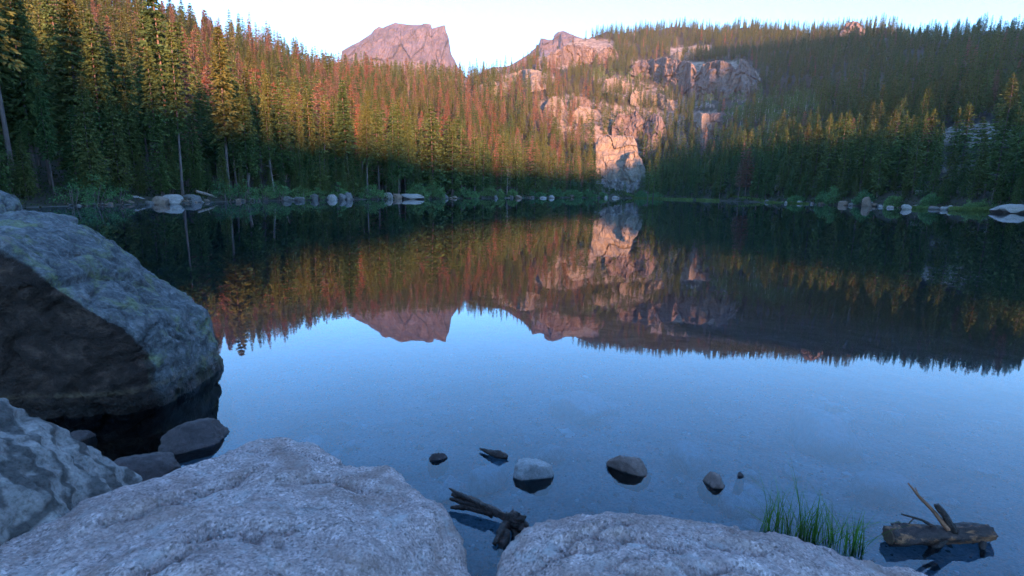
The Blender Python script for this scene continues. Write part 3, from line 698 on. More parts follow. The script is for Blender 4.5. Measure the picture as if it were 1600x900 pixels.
for k in range(330):
    a = rng.uniform(R(-48), R(50)); px = None; rr = float(shore_rho(a)) + rng.uniform(1.2, 6.5); x, y = math.sin(a) * rr, math.cos(a) * rr; z = float(ground_z(np.array([x]), np.array([y]))[0]); px = project(np.array([x, y, z]))
    if px[0] < 930 and k % 5 < 3: continue
    if in_poly(px, ROCK_BARE[5]) or in_poly(px, ROCK_BARE[6]): continue
    TREES.append((x, y, z - 0.15, rng.uniform(0.18, 0.62), rng.uniform(0, 6), 'g_hi2' if rr < 105 else 'g_mid0', rr, rr - float(shore_rho(a)), px[0], px[1]))
# how much of each tree the picture shows (coarse front-to-back count), so that the largest are individuals
order = sorted(range(len(TREES)), key=lambda i: TREES[i][6]); GW, GH = 800, 180
mask = np.zeros((GH, GW), bool); shown = np.zeros(len(TREES))
for i in order:
    x, y, z, s, ro, key, rho = TREES[i][:7]; hh = (8.5 if key.startswith('asp') else HT) * s
    pb, pt = project(np.array([[x, y, z], [x, y, z + hh]]))
    wpx = 2.1 * s * F / rho / 2; y0, y1 = pt[1] / 2, pb[1] / 2; xc = pb[0] / 2
    c = 0
    for row in range(max(0, int(y0)), min(GH, int(y1) + 1)):
        hw = max(0.5, wpx * (row - y0) / max(1, y1 - y0)); xr = (pt[0] + (pb[0] - pt[0]) * (row - y0) / max(1, y1 - y0)) / 2
        a, b_ = max(0, int(xr - hw)), min(GW, int(xr + hw) + 1)
        if b_ > a:
            seg = mask[row, a:b_]; c += (~seg).sum(); seg[:] = True
    shown[i] = c
indiv = set()
for kd, lim in (('g', 300), ('r', 300), ('snag', 120), ('asp', 300)):
    ids = [i for i in range(len(TREES)) if TREES[i][5].startswith(kd) and shown[i] > 3]
    ids.sort(key=lambda i: -shown[i]); indiv |= set(ids[:lim])
for key in KINDS:                                                   # every shape has at least one individual
    if not any(TREES[i][5] == key for i in indiv):
        ids = [i for i in range(len(TREES)) if TREES[i][5] == key]
        if ids: indiv.add(max(ids, key=lambda i: shown[i]))
def zone(t):
    px, bey, rho = t[8], t[7], t[6]
    if px < 930:
        if bey < 9: return 'in the front row along the left shore', 'front row trees of the left shore'
        if rho < 170: return 'inside the dense forest of the left shore', 'trees inside the left shore forest'
        return 'high on the forested slope below the purple peak', 'trees on the slope below the peak'
    if px < 1040: 
        return ('standing at the foot of the tall lakeside cliff', 'trees by the lakeside cliff') if bey < 30 else ('on the rocky slope above the lakeside cliff', 'trees on the rocky slope')
    if bey < 14: return 'in the front row along the right shore', 'front row trees of the right shore'
    if rho < 330: return 'on the lower half of the right hillside', 'trees of the lower right hillside'
    return 'high on the right hill towards the skyline', 'trees of the upper right hill'
KN = {'green': ('conifer_tree', 'green needled conifer', 'conifer'), 'red': ('dead_conifer_tree', 'rust red dying conifer', 'dead conifer'),
      'snag': ('bare_tree_snag', 'bare grey dead tree with thin twigs', 'dead tree'), 'aspen': ('aspen_tree', 'pale green leafy aspen', 'aspen')}
LANDMARK = [(60, 'the mossy grey boulder'), (145, 'the large round shrub'), (195, 'the flat tan stone'), (262, 'the blocky pale rocks'), (330, 'the fallen trunk'), (385, 'the wide grey green shrub'), (434, 'the bushy willow'), (519, 'the pale rounded boulder'), (545, 'the grey rock pile'), (576, 'the wide bright shrub'), (644, 'the long pale slab'),
            (695, 'the grey shore boulder'), (768, 'the bright middle shrub'), (810, 'the small tan boulder'), (865, 'the pointed pale stone'), (915, 'the shrub left of the cliff'), (1050, 'the pale sedge strip'), (1106, 'the far sedge patch'), (1200, 'the thin sedge line'), (1265, 'the pale rock pile'), (1310, 'the white grey rock'), (1340, 'the brown upright block'), (1370, 'the standing white boulder'), (1416, 'the round white boulder'), (1515, 'the long sedge strip'), (1578, 'the big domed boulder')]
ORD = ['first', 'second', 'third', 'fourth', 'fifth', 'sixth', 'seventh', 'eighth', 'ninth', 'tenth', 'eleventh', 'twelfth']
front = {}
for i in indiv:
    t = TREES[i]
    if t[5].startswith('g') and t[7] < (9 if t[8] < 930 else 14) and not 930 <= t[8] < 1040: front.setdefault(min(LANDMARK, key=lambda q: abs(q[0] - t[8]))[1], []).append(i)
OWN = {}
for lm, ids in front.items():
    ids.sort(key=lambda i: TREES[i][8])
    for k, i in enumerate(ids):
        sz = 'tall' if TREES[i][3] > 0.95 else 'mid sized' if TREES[i][3] > 0.6 else 'young small'
        OWN[i] = '%s green conifer behind %s' % (sz, lm) if len(ids) == 1 else '%s green conifer, %s from left of those behind %s' % (sz, ORD[min(k, 11)], lm)
proto = {}
for i in sorted(indiv):
    x, y, z, s, ro, key = TREES[i][:6]; kind, cm, tm = KINDS[key]; nm, lab, cat = KN[kind]; zl, zg = zone(TREES[i])
    wd = random.uniform(0.58, 0.88) if '_hi' in key else random.uniform(0.75, 1.25); e = add(nm, None, (x, y, z), rotz=ro, scale=(s * wd, s * wd, s)); e.empty_display_size = 0.3
    e.rotation_euler = (R(random.gauss(0, 1.3)), R(random.gauss(0, 1.3)), ro)
    tag(e, OWN.get(i, lab + ' ' + zl), cat, cat + ': ' + zg)
    t = add('trunk', tm, parent=e); c = add('crown', cm, parent=e)
    proto.setdefault(key, (c, t))
rest = [t for i, t in enumerate(TREES) if i not in indiv]
keys = sorted(proto)
fm = bpy.data.meshes.new('forest'); fm.from_pydata([t[:3] for t in rest], [], [])
for nme, typ, vals in (('variant', 'INT', [keys.index(t[5]) for t in rest]), ('size', 'FLOAT', [t[3] for t in rest]), ('wide', 'FLOAT', [t[3] * (random.uniform(0.58, 0.88) if '_hi' in t[5] else random.uniform(0.75, 1.25)) for t in rest]), ('turn', 'FLOAT', [t[4] for t in rest]), ('tilt', 'FLOAT', [random.gauss(0, 0.028) for t in rest])):
    at = fm.attributes.new(nme, typ, 'POINT'); at.data.foreach_set('value', vals)
fo = tag(add('forest', fm), 'mass of conifers covering the slopes behind the shore trees', 'forest', kind='stuff')
ng = bpy.data.node_groups.new('forest_trees', 'GeometryNodeTree')
ng.interface.new_socket('Geometry', in_out='INPUT', socket_type='NodeSocketGeometry'); ng.interface.new_socket('Geometry', in_out='OUTPUT', socket_type='NodeSocketGeometry')
gi, go = ng.nodes.new('NodeGroupInput'), ng.nodes.new('NodeGroupOutput'); jn = ng.nodes.new('GeometryNodeJoinGeometry')
def attr(nm, typ):
    a = ng.nodes.new('GeometryNodeInputNamedAttribute'); a.data_type = typ; a.inputs['Name'].default_value = nm; return a.outputs['Attribute']
va, sa, ta = attr('variant', 'INT'), attr('size', 'FLOAT'), attr('turn', 'FLOAT')
cb = ng.nodes.new('ShaderNodeCombineXYZ'); ng.links.new(ta, cb.inputs['Z']); ng.links.new(attr('tilt', 'FLOAT'), cb.inputs['X'])
cs = ng.nodes.new('ShaderNodeCombineXYZ'); wa = attr('wide', 'FLOAT'); ng.links.new(wa, cs.inputs['X']); ng.links.new(wa, cs.inputs['Y']); ng.links.new(sa, cs.inputs['Z'])
for k, key in enumerate(keys):
    inst = ng.nodes.new('GeometryNodeInstanceOnPoints'); j2 = ng.nodes.new('GeometryNodeJoinGeometry')
    for ob in proto[key]:
        oi = ng.nodes.new('GeometryNodeObjectInfo'); oi.transform_space = 'ORIGINAL'; oi.inputs['Object'].default_value = ob
        ng.links.new(oi.outputs['Geometry'], j2.inputs[0])
    cp = ng.nodes.new('FunctionNodeCompare'); cp.data_type = 'INT'; cp.operation = 'EQUAL'
    ii = [s for s in cp.inputs if s.type == 'INT' and s.enabled]; ng.links.new(va, ii[0]); ii[1].default_value = k
    ng.links.new(gi.outputs[0], inst.inputs['Points']); ng.links.new(cp.outputs[0], inst.inputs['Selection'])
    ng.links.new(j2.outputs[0], inst.inputs['Instance']); ng.links.new(cb.outputs[0], inst.inputs['Rotation']); ng.links.new(cs.outputs[0], inst.inputs['Scale'])
    ng.links.new(inst.outputs[0], jn.inputs[0])
ng.links.new(jn.outputs[0], go.inputs[0])
md = fo.modifiers.new('trees', 'NODES'); md.node_group = ng
print('trees', len(TREES), 'individual', len(indiv), 'rest', len(rest))
# ------------------------------------------------------------------ along the shore
def bush(label, px, seed, mat='shrub', group=None, name='shrub'):
    x0, y0, x1, y1 = px; xm = (x0 + x1) / 2
    p = at_z(xm, y1, 0.0); rho = math.hypot(p[0], p[1]); rho = float(shore_rho(math.atan2(p[0], p[1]))) + 0.5; k_ = rho / math.hypot(p[0], p[1]); p = np.array([p[0] * k_, p[1] * k_, 0.05]); fw = RM[:, 2] @ (p - np.array([0, 0, EYE]))
    W = (x1 - x0) * fw / F; H = (y1 - y0 + 3) * fw / F; r = np.random.default_rng(seed); b = MB(); st = MB(); ls = max(0.10, 0.0022 * rho)
    nc = int(min(70, max(18, W * H * 7)))
    for c in range(nc):
        u = r.uniform(-1, 1); h = r.uniform(0.08, 1.0) * (1 - 0.55 * u * u) * r.uniform(0.65, 1.05); cc = np.array([u * W * 0.5, r.uniform(-1, 1) * min(W * 0.4, 1.6), h * H])
        if c % 2 == 0: st.tube([(cc[0] * 0.35, cc[1] * 0.35, -0.3), cc * np.array([0.75, 0.75, 0.6]), cc], [0.03, 0.02, 0.008], 4)
        for k in range(26):
            o = r.normal(size=3); o *= r.uniform(0.2, 1) ** 0.5 * np.array([0.42, 0.42, 0.30]) * max(0.6, H * 0.42) / np.linalg.norm(o)
            d = r.normal(size=3) + np.array([0, 0, 0.5]); d /= np.linalg.norm(d); s = np.cross(d, r.normal(size=3)); s /= np.linalg.norm(s) + 1e-9
            b.kite(cc + o, d, ls * r.uniform(0.8, 1.5), ls * 0.32, s)
    e = add(name, None, p, rotz=-math.atan2(p[0], p[1])); tag(e, label, 'shrub', group)
    add('foliage', b.mesh('foliage', MAT[mat]), parent=e); add('stems', st.mesh('stems', MAT['bark']), parent=e)
BUSH = [((85, 278, 140, 317), 'low green shrub behind the tan rocks at the far left'), ((118, 271, 170, 317), 'large round green shrub left of the blocky shore rocks'), ((165, 285, 205, 316), 'dark shrub overhanging the water left of the shore rocks'),
        ((338, 276, 366, 313), 'upright pale shrub by the fallen log'), ((362, 288, 402, 313), 'wide grey green shrub right of the fallen log'), ((398, 292, 425, 313), 'small shrub in front of thin leaning trunks'), ((416, 284, 452, 312), 'bushy willow overhanging the left bank'),
        ((460, 289, 484, 311), 'round shrub left of the pale shore boulder'), ((484, 294, 512, 310), 'low shrub behind the pale shore boulder'), ((516, 287, 542, 308), 'grey green shrub above the rock pile'), ((552, 292, 602, 311), 'wide bright shrub left of the long pale slab'),
        ((636, 287, 668, 309), 'left bush of the dense pair by the long slab'), ((660, 288, 694, 309), 'right bush of the dense pair by the long slab'), ((708, 296, 748, 310), 'low willow mat on the middle of the shore'), ((750, 294, 786, 310), 'bright green shrub below the middle spruces'),
        ((792, 298, 808, 309), 'small shrub beside a pale trunk'), ((820, 300, 852, 309), 'low shrub near the small waterline boulders'), ((854, 297, 880, 308.5), 'blue green shrub at the waterline boulders'), ((880, 299, 908, 308.5), 'low shrub right of the waterline boulders'), ((904, 300, 932, 308.5), 'low shrub left of the cliff foot'),
        ((936, 303, 948, 309), 'tiny shrub at the cliff foot'), ((992, 302, 1012, 310), 'dark shrub right of the cliff foot'), ((1014, 303, 1036, 311), 'low shrub behind the sedge strip'), ((1276, 303, 1292, 319), 'green shrub between pale shore rocks on the right'), ((1292, 294, 1312, 319), 'tall bright shrub on the right shore'),
        ((1336, 300, 1362, 321), 'bright green shrub behind the standing white boulder'), ((1232, 308, 1256, 318), 'low grey shrub on the right shore'), ((1440, 308, 1470, 327), 'dark shrub between the sedge strips on the right'), ((1510, 312, 1560, 328), 'low green shrub left of the big pale boulder'), ((1385, 308, 1410, 325), 'dark shrub left of the small white boulder')]
for k, (bx, lab) in enumerate(BUSH): bush(lab, bx, 300 + k)
SH = [((24, 311, 44, 319), 'shore_tan', 'small tan rock at the far left shore'), ((34, 315, 69, 322.5), 'shore_tan', 'flat tan rock at the waterline far left'), ((50, 303, 82, 319), 'shore_grey', 'rounded mossy grey boulder behind the flat tan rock'), ((84, 310.5, 97, 319), 'shore_tan', 'small tan stone right of the mossy boulder'),
      ((183, 310, 208, 319), 'shore_tan', 'flat tan stone left of the blocky rocks'), ((206, 306, 228, 318), 'shore_pale', 'pale block left in the blocky rock row'), ((238, 307, 263, 319.5), 'shore_tan', 'tan block in the middle of the blocky rock row'), ((256, 304, 286, 319), 'shore_pale', 'largest pale block of the blocky rock row'),
      ((286, 304, 314, 316.5), 'shore_grey', 'grey rounded rock at the right end of the blocky row'), ((228, 314, 241, 319.5), 'shore_grey', 'small dark stone between the blocky rocks'), ((369, 310.5, 377, 315.5), 'shore_tan', 'small tan stone right of the fallen log'), ((443, 307, 456, 314.5), 'shore_grey', 'grey stone under the bushy willow'),
      ((460, 308, 476, 314), 'shore_grey', 'dark grey stone right of the bushy willow'), ((485, 303, 497, 312.5), 'shore_grey', 'grey stone left of the pale boulder'), ((511, 304, 527, 312.5), 'shore_pale', 'pale rounded boulder on the left shore'), ((530, 303, 541, 312.5), 'shore_grey', 'left stone of the grey rock pile'), ((538, 301, 551, 312.5), 'shore_grey', 'right stone of the grey rock pile'),
      ((599, 301, 614, 311), 'shore_pale', 'pale mossy boulder left of the long slab'), ((613, 303, 628, 311), 'shore_tan', 'tan block against the long slab'), ((625, 303, 663, 311.3), 'shore_pale', 'long pale slab at the waterline'), ((689, 302.5, 701, 310.3), 'shore_grey', 'grey boulder right of the dense bushes'),
      ((771, 305, 778, 310), 'shore_grey', 'small grey stone below the middle spruces'), ((805, 305, 816, 310), 'shore_tan', 'small tan boulder right of the pale trunk'), ((843, 307, 854, 309.8), 'shore_pale', 'flat pale stone at the far waterline'), ((858, 305, 867, 309.8), 'shore_pale', 'pointed pale stone at the far waterline'), ((872, 303, 880, 309), 'shore_grey', 'tilted grey stone by the blue green shrub'),
      ((944, 306, 949, 309.6), 'shore_pale', 'tiny white stone left at the cliff foot'), ((956, 306, 968, 309.6), 'shore_pale', 'wider flat white stone at the cliff foot'), ((1225, 314.5, 1230, 318), 'shore_pale', 'tiny white stone standing in the right shallows'), ((1258, 307, 1272, 318.5), 'shore_pale', 'pale rock pile left on the right shore'), ((1274, 307, 1283, 314), 'shore_tan', 'small tan stone behind the pale rock pile'),
      ((1301, 309, 1317, 320), 'shore_pale', 'white grey rock left of the brown block'), ((1310, 314, 1323, 321), 'shore_tan', 'low tan rock at the right waterline'), ((1329, 312, 1339, 321), 'shore_pale', 'small white rock left of the brown block'), ((1347, 308, 1361, 322.5), 'shore_tan', 'brown upright block beside the standing white boulder'), ((1356, 300, 1379, 320), 'shore_pale', 'standing white boulder with slanted top'),
      ((1357, 315.5, 1365, 322.5), 'shore_pale', 'small white stone in front of the standing boulder'), ((1373, 321, 1380, 324), 'shore_pale', 'tiny white stone right of the standing boulder'), ((1386, 321.5, 1396, 325), 'shore_pale', 'flat white stone further right at the waterline'), ((1409, 319.5, 1423, 327.5), 'shore_pale', 'round white boulder left of the sedge strip'),
      ((1451, 323, 1468, 327.5), 'shore_grey', 'flat grey stone between the sedge strips'), ((1470, 323, 1479, 328.5), 'shore_pale', 'small white stone left of the long sedge strip'), ((1480, 321, 1487, 328.7), 'shore_pale', 'upright white stone at the long sedge strip'), ((1552, 319, 1603, 333.5), 'shore_pale', 'big pale domed boulder at the right edge of the lake')]
for k, (bx, mt, lab) in enumerate(SH): boulder('shore_rock', lab, 'rock', bx, MAT[mt], 500 + k, sub=3, sink=0.25, on_water=True, group='rocks along the shoreline', rough=0.13, planes=9, flat=-0.6)
HR = [((1210, 275, 1218, 283), 'upper white rock in the gap between right shore trees'), ((1210, 289, 1218, 298), 'lower white rock in the gap between right shore trees'), ((1270, 289, 1276, 294), 'small white rock on the right bank'), ((1290, 281, 1298, 289), 'grey white rock deep between right bank trees'), ((1313, 289, 1320, 295), 'small pinkish rock on the right bank'),
      ((1494, 290, 1504, 302), 'slanted pale rock on the right bank'), ((1522, 291, 1537, 298), 'broad mauve rock on the right bank'), ((1551, 289, 1563, 298), 'pale rock at the top of the small scree chute'), ((1470, 262, 1478, 270), 'pale rock higher between the right trees'), ((1430, 298, 1440, 305), 'pale rock behind the round white boulder')]
for k, (bx, lab) in enumerate(HR): boulder('bank_rock', lab, 'rock', bx, MAT['shore_pale'], 700 + k, sub=3, group='rocks on the right bank', rough=0.08)
def r_small(k):
    bx = rng.uniform(90, 900) if k < 70 else rng.uniform(1190, 1600); w = rng.uniform(2.5, 7); az = math.atan2(*ray(bx, 310)[:2]); rr = float(shore_rho(az)) + rng.uniform(-0.6, 1.0)
    p = np.array([math.sin(az) * rr, math.cos(az) * rr, -0.05]); wm = w * rr / F
    v, f = facet_rock((wm * 1.3, wm, wm * 0.7), 1500 + k, 3, 12, 0.08)
    side = 'left' if k < 70 else 'right'
    tag(add('shore_stone', mesh_from('shore_stone', v, f, MAT[['shore_grey', 'shore_tan', 'shore_pale'][k % 3]], True), p, rotz=rng.uniform(0, 6)), 'small stone among many along the %s waterline' % side, 'stone', 'small stones of the %s waterline' % side)
for k in range(110): r_small(k)
# fallen trunk leaning into the water
b = MB(); a0, a1 = at_rho(307, 299, float(shore_rho(math.atan2(*ray(307, 310)[:2]))) + 3), at_z(352, 315.5, -0.05)
mid = (a0 + a1) / 2 + np.array([0, 0, 0.12]); b.tube([a0 - a0, mid - a0, a1 - a0], [0.13, 0.11, 0.07], 8)
for t_, dv in ((0.35, (0.3, -0.2, 0.5)), (0.6, (-0.1, -0.3, 0.45)), (0.8, (0.3, 0.1, 0.35))):
    q = (a1 - a0) * t_ + np.array([0, 0, 0.1]); b.tube([q, q + np.array(dv)], [0.03, 0.008], 5)
MAT['dead_wood'] = bark_mat('bleached_wood', (0.20, 0.15, 0.12), (0.40, 0.32, 0.27))
tag(add('fallen_log', b.mesh('fallen_log', MAT['dead_wood'], True), a0), 'bleached fallen trunk slanting down into the lake on the left shore', 'log')
# bare leaning poles by the left bank
for k, (xa, ya, xb, yb, lab) in enumerate([(385, 312, 394, 225, 'thin pale leaning pole tree left of the bushy willow'), (430, 312, 418, 235, 'thin forked pole tree at the bushy willow'), (792, 309, 794, 262, 'pale dead trunk standing at the middle of the shore'), (440, 311, 452, 250, 'slim pole leaning right above the willow')]):
    p0 = at_z(xa, ya, 0.0); rho = math.hypot(p0[0], p0[1]); p1 = at_rho(xb, yb, rho + 1.0); b = MB(); d = p1 - p0
    b.tube([d * 0 - np.array([0, 0, 0.3]), d * 0.5 + np.array([0.05, 0, 0]), d], [0.11, 0.08, 0.02], 7)
    for j in range(9):
        t_ = rng.uniform(0.25, 0.95); q = d * t_; L = rng.uniform(0.3, 0.9); a = rng.uniform(0, 6.28); b.tube([q, q + np.array([math.cos(a), math.sin(a), rng.uniform(-0.2, 0.6)]) * L], [0.022, 0.006], 4)
    tag(add('pole_tree', b.mesh('pole_tree', MAT['dead_wood'], True), p0), lab, 'dead tree')
# sedge strips (too many blades to count)
def sedge(x0, y0, x1, y1, lab, seed, hgt=0.5, n=900, wide=2.0):
    r = np.random.default_rng(seed); b = MB(); c0 = at_z((x0 + x1) / 2, (y0 + y1) / 2, 0.0)
    for k in range(n):
        bx = r.uniform(x0, x1); by = np.interp(bx, [x0, x1], [y0, y1]); p = at_z(bx, by, 0.0); rho = math.hypot(p[0], p[1]); rr = rho + r.uniform(-0.3, wide)
        p = p * rr / rho; p[2] = max(0.0, float(ground_z(np.array([p[0]]), np.array([p[1]]))[0])) - 0.05; d = np.array([r.normal(0, 0.3), r.normal(0, 0.3), 1.0]); d /= np.linalg.norm(d); a = r.uniform(0, 3.14)
        b.kite(p - c0, d, hgt * r.uniform(0.5, 1.2), max(0.012, rho * 0.00035), np.array([math.cos(a), math.sin(a), 0]))
    tag(add('sedge_grass', b.mesh('sedge_grass', MAT['grass_far']), c0), lab, 'grass', kind='stuff')
sedge(1483, 329.2, 1545, 330.5, 'long bright green sedge strip at the right shore', 1, 0.75, 2200, 3)
sedge(1422, 326.3, 1449, 327.5, 'short green sedge strip beside the round white boulder', 2, 0.6, 1000, 2)
sedge(975, 309.2, 1082, 312.8, 'pale green sedge strip right of the cliff foot', 3, 0.8, 3000, 5)
sedge(1088, 312.8, 1124, 314.2, 'pale green sedge patch in the far right bay', 4, 0.8, 1200, 4)
sedge(1140, 314.2, 1264, 319, 'thin sedge line along the right bay', 5, 0.5, 1800, 2)
# low undergrowth between the trunks
b = MB(); ur = np.random.default_rng(77)
az_ = ur.uniform(R(-53), R(57), 6000); rs_ = np.interp(az_, AZ, ctrl[:, 0, 0]); rr_ = rs_ + 0.3 + ur.uniform(0, 1, 6000) ** 1.3 * (16 + rs_ * 0.12); ux, uy = np.sin(az_) * rr_, np.cos(az_) * rr_; uz = ground_z(ux, uy)
for k in range(6000):
    ls = max(0.12, rr_[k] * 0.0026)
    for j in range(6):
        d = ur.normal(size=3) + np.array([0, 0, 0.8]); d /= np.linalg.norm(d); s = np.cross(d, ur.normal(size=3)); s /= np.linalg.norm(s)
        b.kite(np.array([ux[k], uy[k], uz[k]]) + ur.normal(size=3) * np.array([0.35, 0.35, 0.14]), d, ls * ur.uniform(0.8, 1.6), ls * 0.35, s)
tag(add('undergrowth', b.mesh('undergrowth', MAT['under'])), 'low green undergrowth on the banks between the trunks', 'undergrowth', kind='stuff')
# ------------------------------------------------------------------ rocks in the foreground
def hull_rock(name, label, cat, hulls, voxel, mat, seed, smooth=4, amp=(0.03, 0.012, 0.004), lam=(0.45, 0.12, 0.03), crack=0.0, crack_dir=(1, 3, 3), lines=()):
    bm = bmesh.new()
    for h in hulls:
        vs = [bm.verts.new(p) for p in h]; bm.verts.ensure_lookup_table()
        res = bmesh.ops.convex_hull(bm, input=vs)
        bmesh.ops.delete(bm, geom=[g for g in res['geom_interior'] if isinstance(g, bmesh.types.BMVert)], context='VERTS')
    me = bpy.data.meshes.new(name); bm.to_mesh(me); bm.free()
    o = add(name, me); md = o.modifiers.new('r', 'REMESH'); md.mode = 'VOXEL'; md.voxel_size = voxel
    ms = o.modifiers.new('s', 'SMOOTH'); ms.factor = 0.5; ms.iterations = smooth
    dg = bpy.context.evaluated_depsgraph_get(); dg.update(); me2 = bpy.data.meshes.new_from_object(o.evaluated_get(dg)); o.modifiers.clear(); o.data = me2; me2.name = name
    co, no = get_co(me2), get_no(me2)
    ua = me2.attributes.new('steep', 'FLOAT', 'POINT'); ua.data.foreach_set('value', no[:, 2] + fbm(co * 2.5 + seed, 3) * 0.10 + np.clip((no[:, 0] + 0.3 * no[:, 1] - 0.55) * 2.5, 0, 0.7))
    co = co + no * (fbm(co / lam[0] + seed, 3) * amp[0])[:, None]
    d = ridged(co / lam[1] + seed, 3) * amp[1] + fbm(co / lam[2] + seed, 3) * amp[2]
    if crack:
        cd = np.array(crack_dir, float); w = fbm(co * 3 + seed, 2)[:, None] * 0.12
        for ks in (0, 1):
            rv = 1 - np.abs(perlin((co + w) * cd * (1.6 + ks * 1.3) + seed + 40 * ks)) * 9
            gate = np.clip(fbm(co * 2.2 + seed + 9 * ks, 2) * 3 + 0.1, 0, 1)
            d = d - crack * np.clip(rv, 0, 1) * gate
    for zl_, step, pts_ in lines:                       # ledge cracks drawn on the top face
        pl = np.array([at_z(x_, y_, zl_)[:2] for x_, y_ in pts_]); pxy = co[:, :2] + np.stack([perlin(co * 14 + 3), perlin(co * 14 + 8)], 1) * 0.012
        bd = np.full(len(co), 9.0); sd_ = np.zeros(len(co))
        for a_, b_ in zip(pl[:-1], pl[1:]):
            t_ = np.clip(((pxy - a_) @ (b_ - a_)) / ((b_ - a_) @ (b_ - a_)), 0, 1); near = a_ + t_[:, None] * (b_ - a_); dv = pxy - near; dd_ = np.hypot(dv[:, 0], dv[:, 1])
            cr = (b_ - a_)[0] * dv[:, 1] - (b_ - a_)[1] * dv[:, 0]; m_ = dd_ < bd; bd = np.where(m_, dd_, bd); sd_ = np.where(m_, np.sign(cr), sd_)
        up_ = np.clip(no[:, 2], 0, 1); d = d + up_ * (-0.035 * np.exp(-(bd / 0.013) ** 2) + step * np.where(sd_ > 0, 1, 0) * np.exp(-bd / 0.07) * 1.9)
    co = co + no * d[:, None]
    c = np.array([co[:, 0].mean(), co[:, 1].mean(), 0.0]); set_co(me2, co - c); o.location = c
    me2.materials.clear(); me2.materials.append(mat); me2.polygons.foreach_set('use_smooth', [True] * len(me2.polygons))
    return tag(o, label, cat)
def slab(top, zlow=-0.25, shrink=0.93):
    t = [at_z(*p) for p in top]; c = np.mean(t, 0)
    lo = [np.array([c[0] + (p[0] - c[0]) * shrink, c[1] + (p[1] - c[1]) * shrink, zlow]) for p in t]
    mid = [np.array([c[0] + (p[0] - c[0]) * 1.01, c[1] + (p[1] - c[1]) * 1.01, p[2] - 0.09]) for p in t]
    return t + mid + lo
MAT['pink_granite'] = rock_mat('pink_granite', [(0.12, 0.074, 0.066), (0.345, 0.255, 0.238), (0.55, 0.45, 0.43)], 1.8, 0.8, lichen=(0.36, 0.34, 0.335), crystals=150.0, rust=(0.20, 0.125, 0.10))
MAT['gneiss'] = rock_mat('banded_gneiss', [(0.04, 0.037, 0.036), (0.135, 0.122, 0.116), (0.31, 0.275, 0.255)], 1.2, 0.5, bands=((0.5, 0.8, 0.6), 4.5))
hull_rock('granite_slab', 'large pinkish granite slab with a rounded point in the near left', 'rock',
    [slab([(-60, 885, 0.50), (60, 832, 0.46), (215, 768, 0.42), (330, 714, 0.40), (380, 691, 0.40), (428, 683, 0.40), (485, 694, 0.39), (528, 716, 0.38), (600, 760, 0.36), (690, 800, 0.33), (715, 835, 0.30), (732, 885, 0.28), (735, 960, 0.28), (700, 1150, 0.32), (300, 1250, 0.45), (-100, 1150, 0.52),
           (380, 780, 0.47), (300, 900, 0.53), (560, 880, 0.46)]),
     slab([(540, 742, 0.36), (572, 729, 0.37), (604, 726, 0.37), (626, 738, 0.36), (636, 766, 0.34), (610, 810, 0.36), (560, 800, 0.38)])],
    0.0085, MAT['pink_granite'], 3.3, 3, (0.03, 0.007, 0.0045), (0.35, 0.10, 0.025), 0.014, (1.2, 3.2, 2.0), [(0.46, 0.016, [(170, 842), (225, 815), (272, 795)]), (0.45, 0.014, [(312, 780), (350, 766), (382, 746)]), (0.5, 0.018, [(296, 858), (335, 830), (378, 818), (400, 825)]), (0.52, 0.012, [(235, 890), (282, 868)]), (0.46, 0.010, [(405, 845), (445, 838)]), (0.42, 0.012, [(470, 760), (520, 745), (560, 752)])])
hull_rock('granite_slab', 'pale pinkish granite slab at the bottom centre right', 'rock',
    [slab([(772, 925, 0.26), (790, 872, 0.31), (822, 836, 0.34), (862, 814, 0.36), (922, 804, 0.38), (1000, 802, 0.38), (1090, 812, 0.37), (1150, 824, 0.36), (1250, 846, 0.34), (1350, 868, 0.31), (1450, 898, 0.27), (1510, 935, 0.24), (1450, 1150, 0.3), (1000, 1250, 0.45), (780, 1100, 0.3), (1000, 900, 0.44), (1150, 930, 0.43)])],
    0.0085, MAT['pink_granite'], 8.1, 3, (0.025, 0.007, 0.0045), (0.35, 0.10, 0.025), 0.014, (1.0, 3.0, 2.0), [(0.42, 0.012, [(880, 842), (930, 830), (975, 822)]), (0.43, 0.014, [(980, 838), (1012, 845), (1060, 842)]), (0.42, 0.012, [(1090, 835), (1140, 846), (1190, 850)]), (0.44, 0.012, [(1100, 880), (1160, 872), (1200, 880)]), (0.4, 0.01, [(840, 870), (890, 862)])])
hull_rock('gneiss_boulder', 'grey banded boulder at the lower left edge', 'boulder',
    [slab([(-220, 590, 0.80), (-60, 600, 0.78), (0, 622, 0.74), (42, 642, 0.68), (92, 677, 0.60), (132, 706, 0.52), (172, 736, 0.42), (214, 764, 0.32), (190, 800, 0.30), (100, 840, 0.42), (-60, 870, 0.55), (-250, 800, 0.75)], -0.25, 1.0)],
    0.012, MAT['gneiss'], 5.5, 8, (0.05, 0.018, 0.006), (0.4, 0.13, 0.035), 0.012, (1, 1, 2.5))
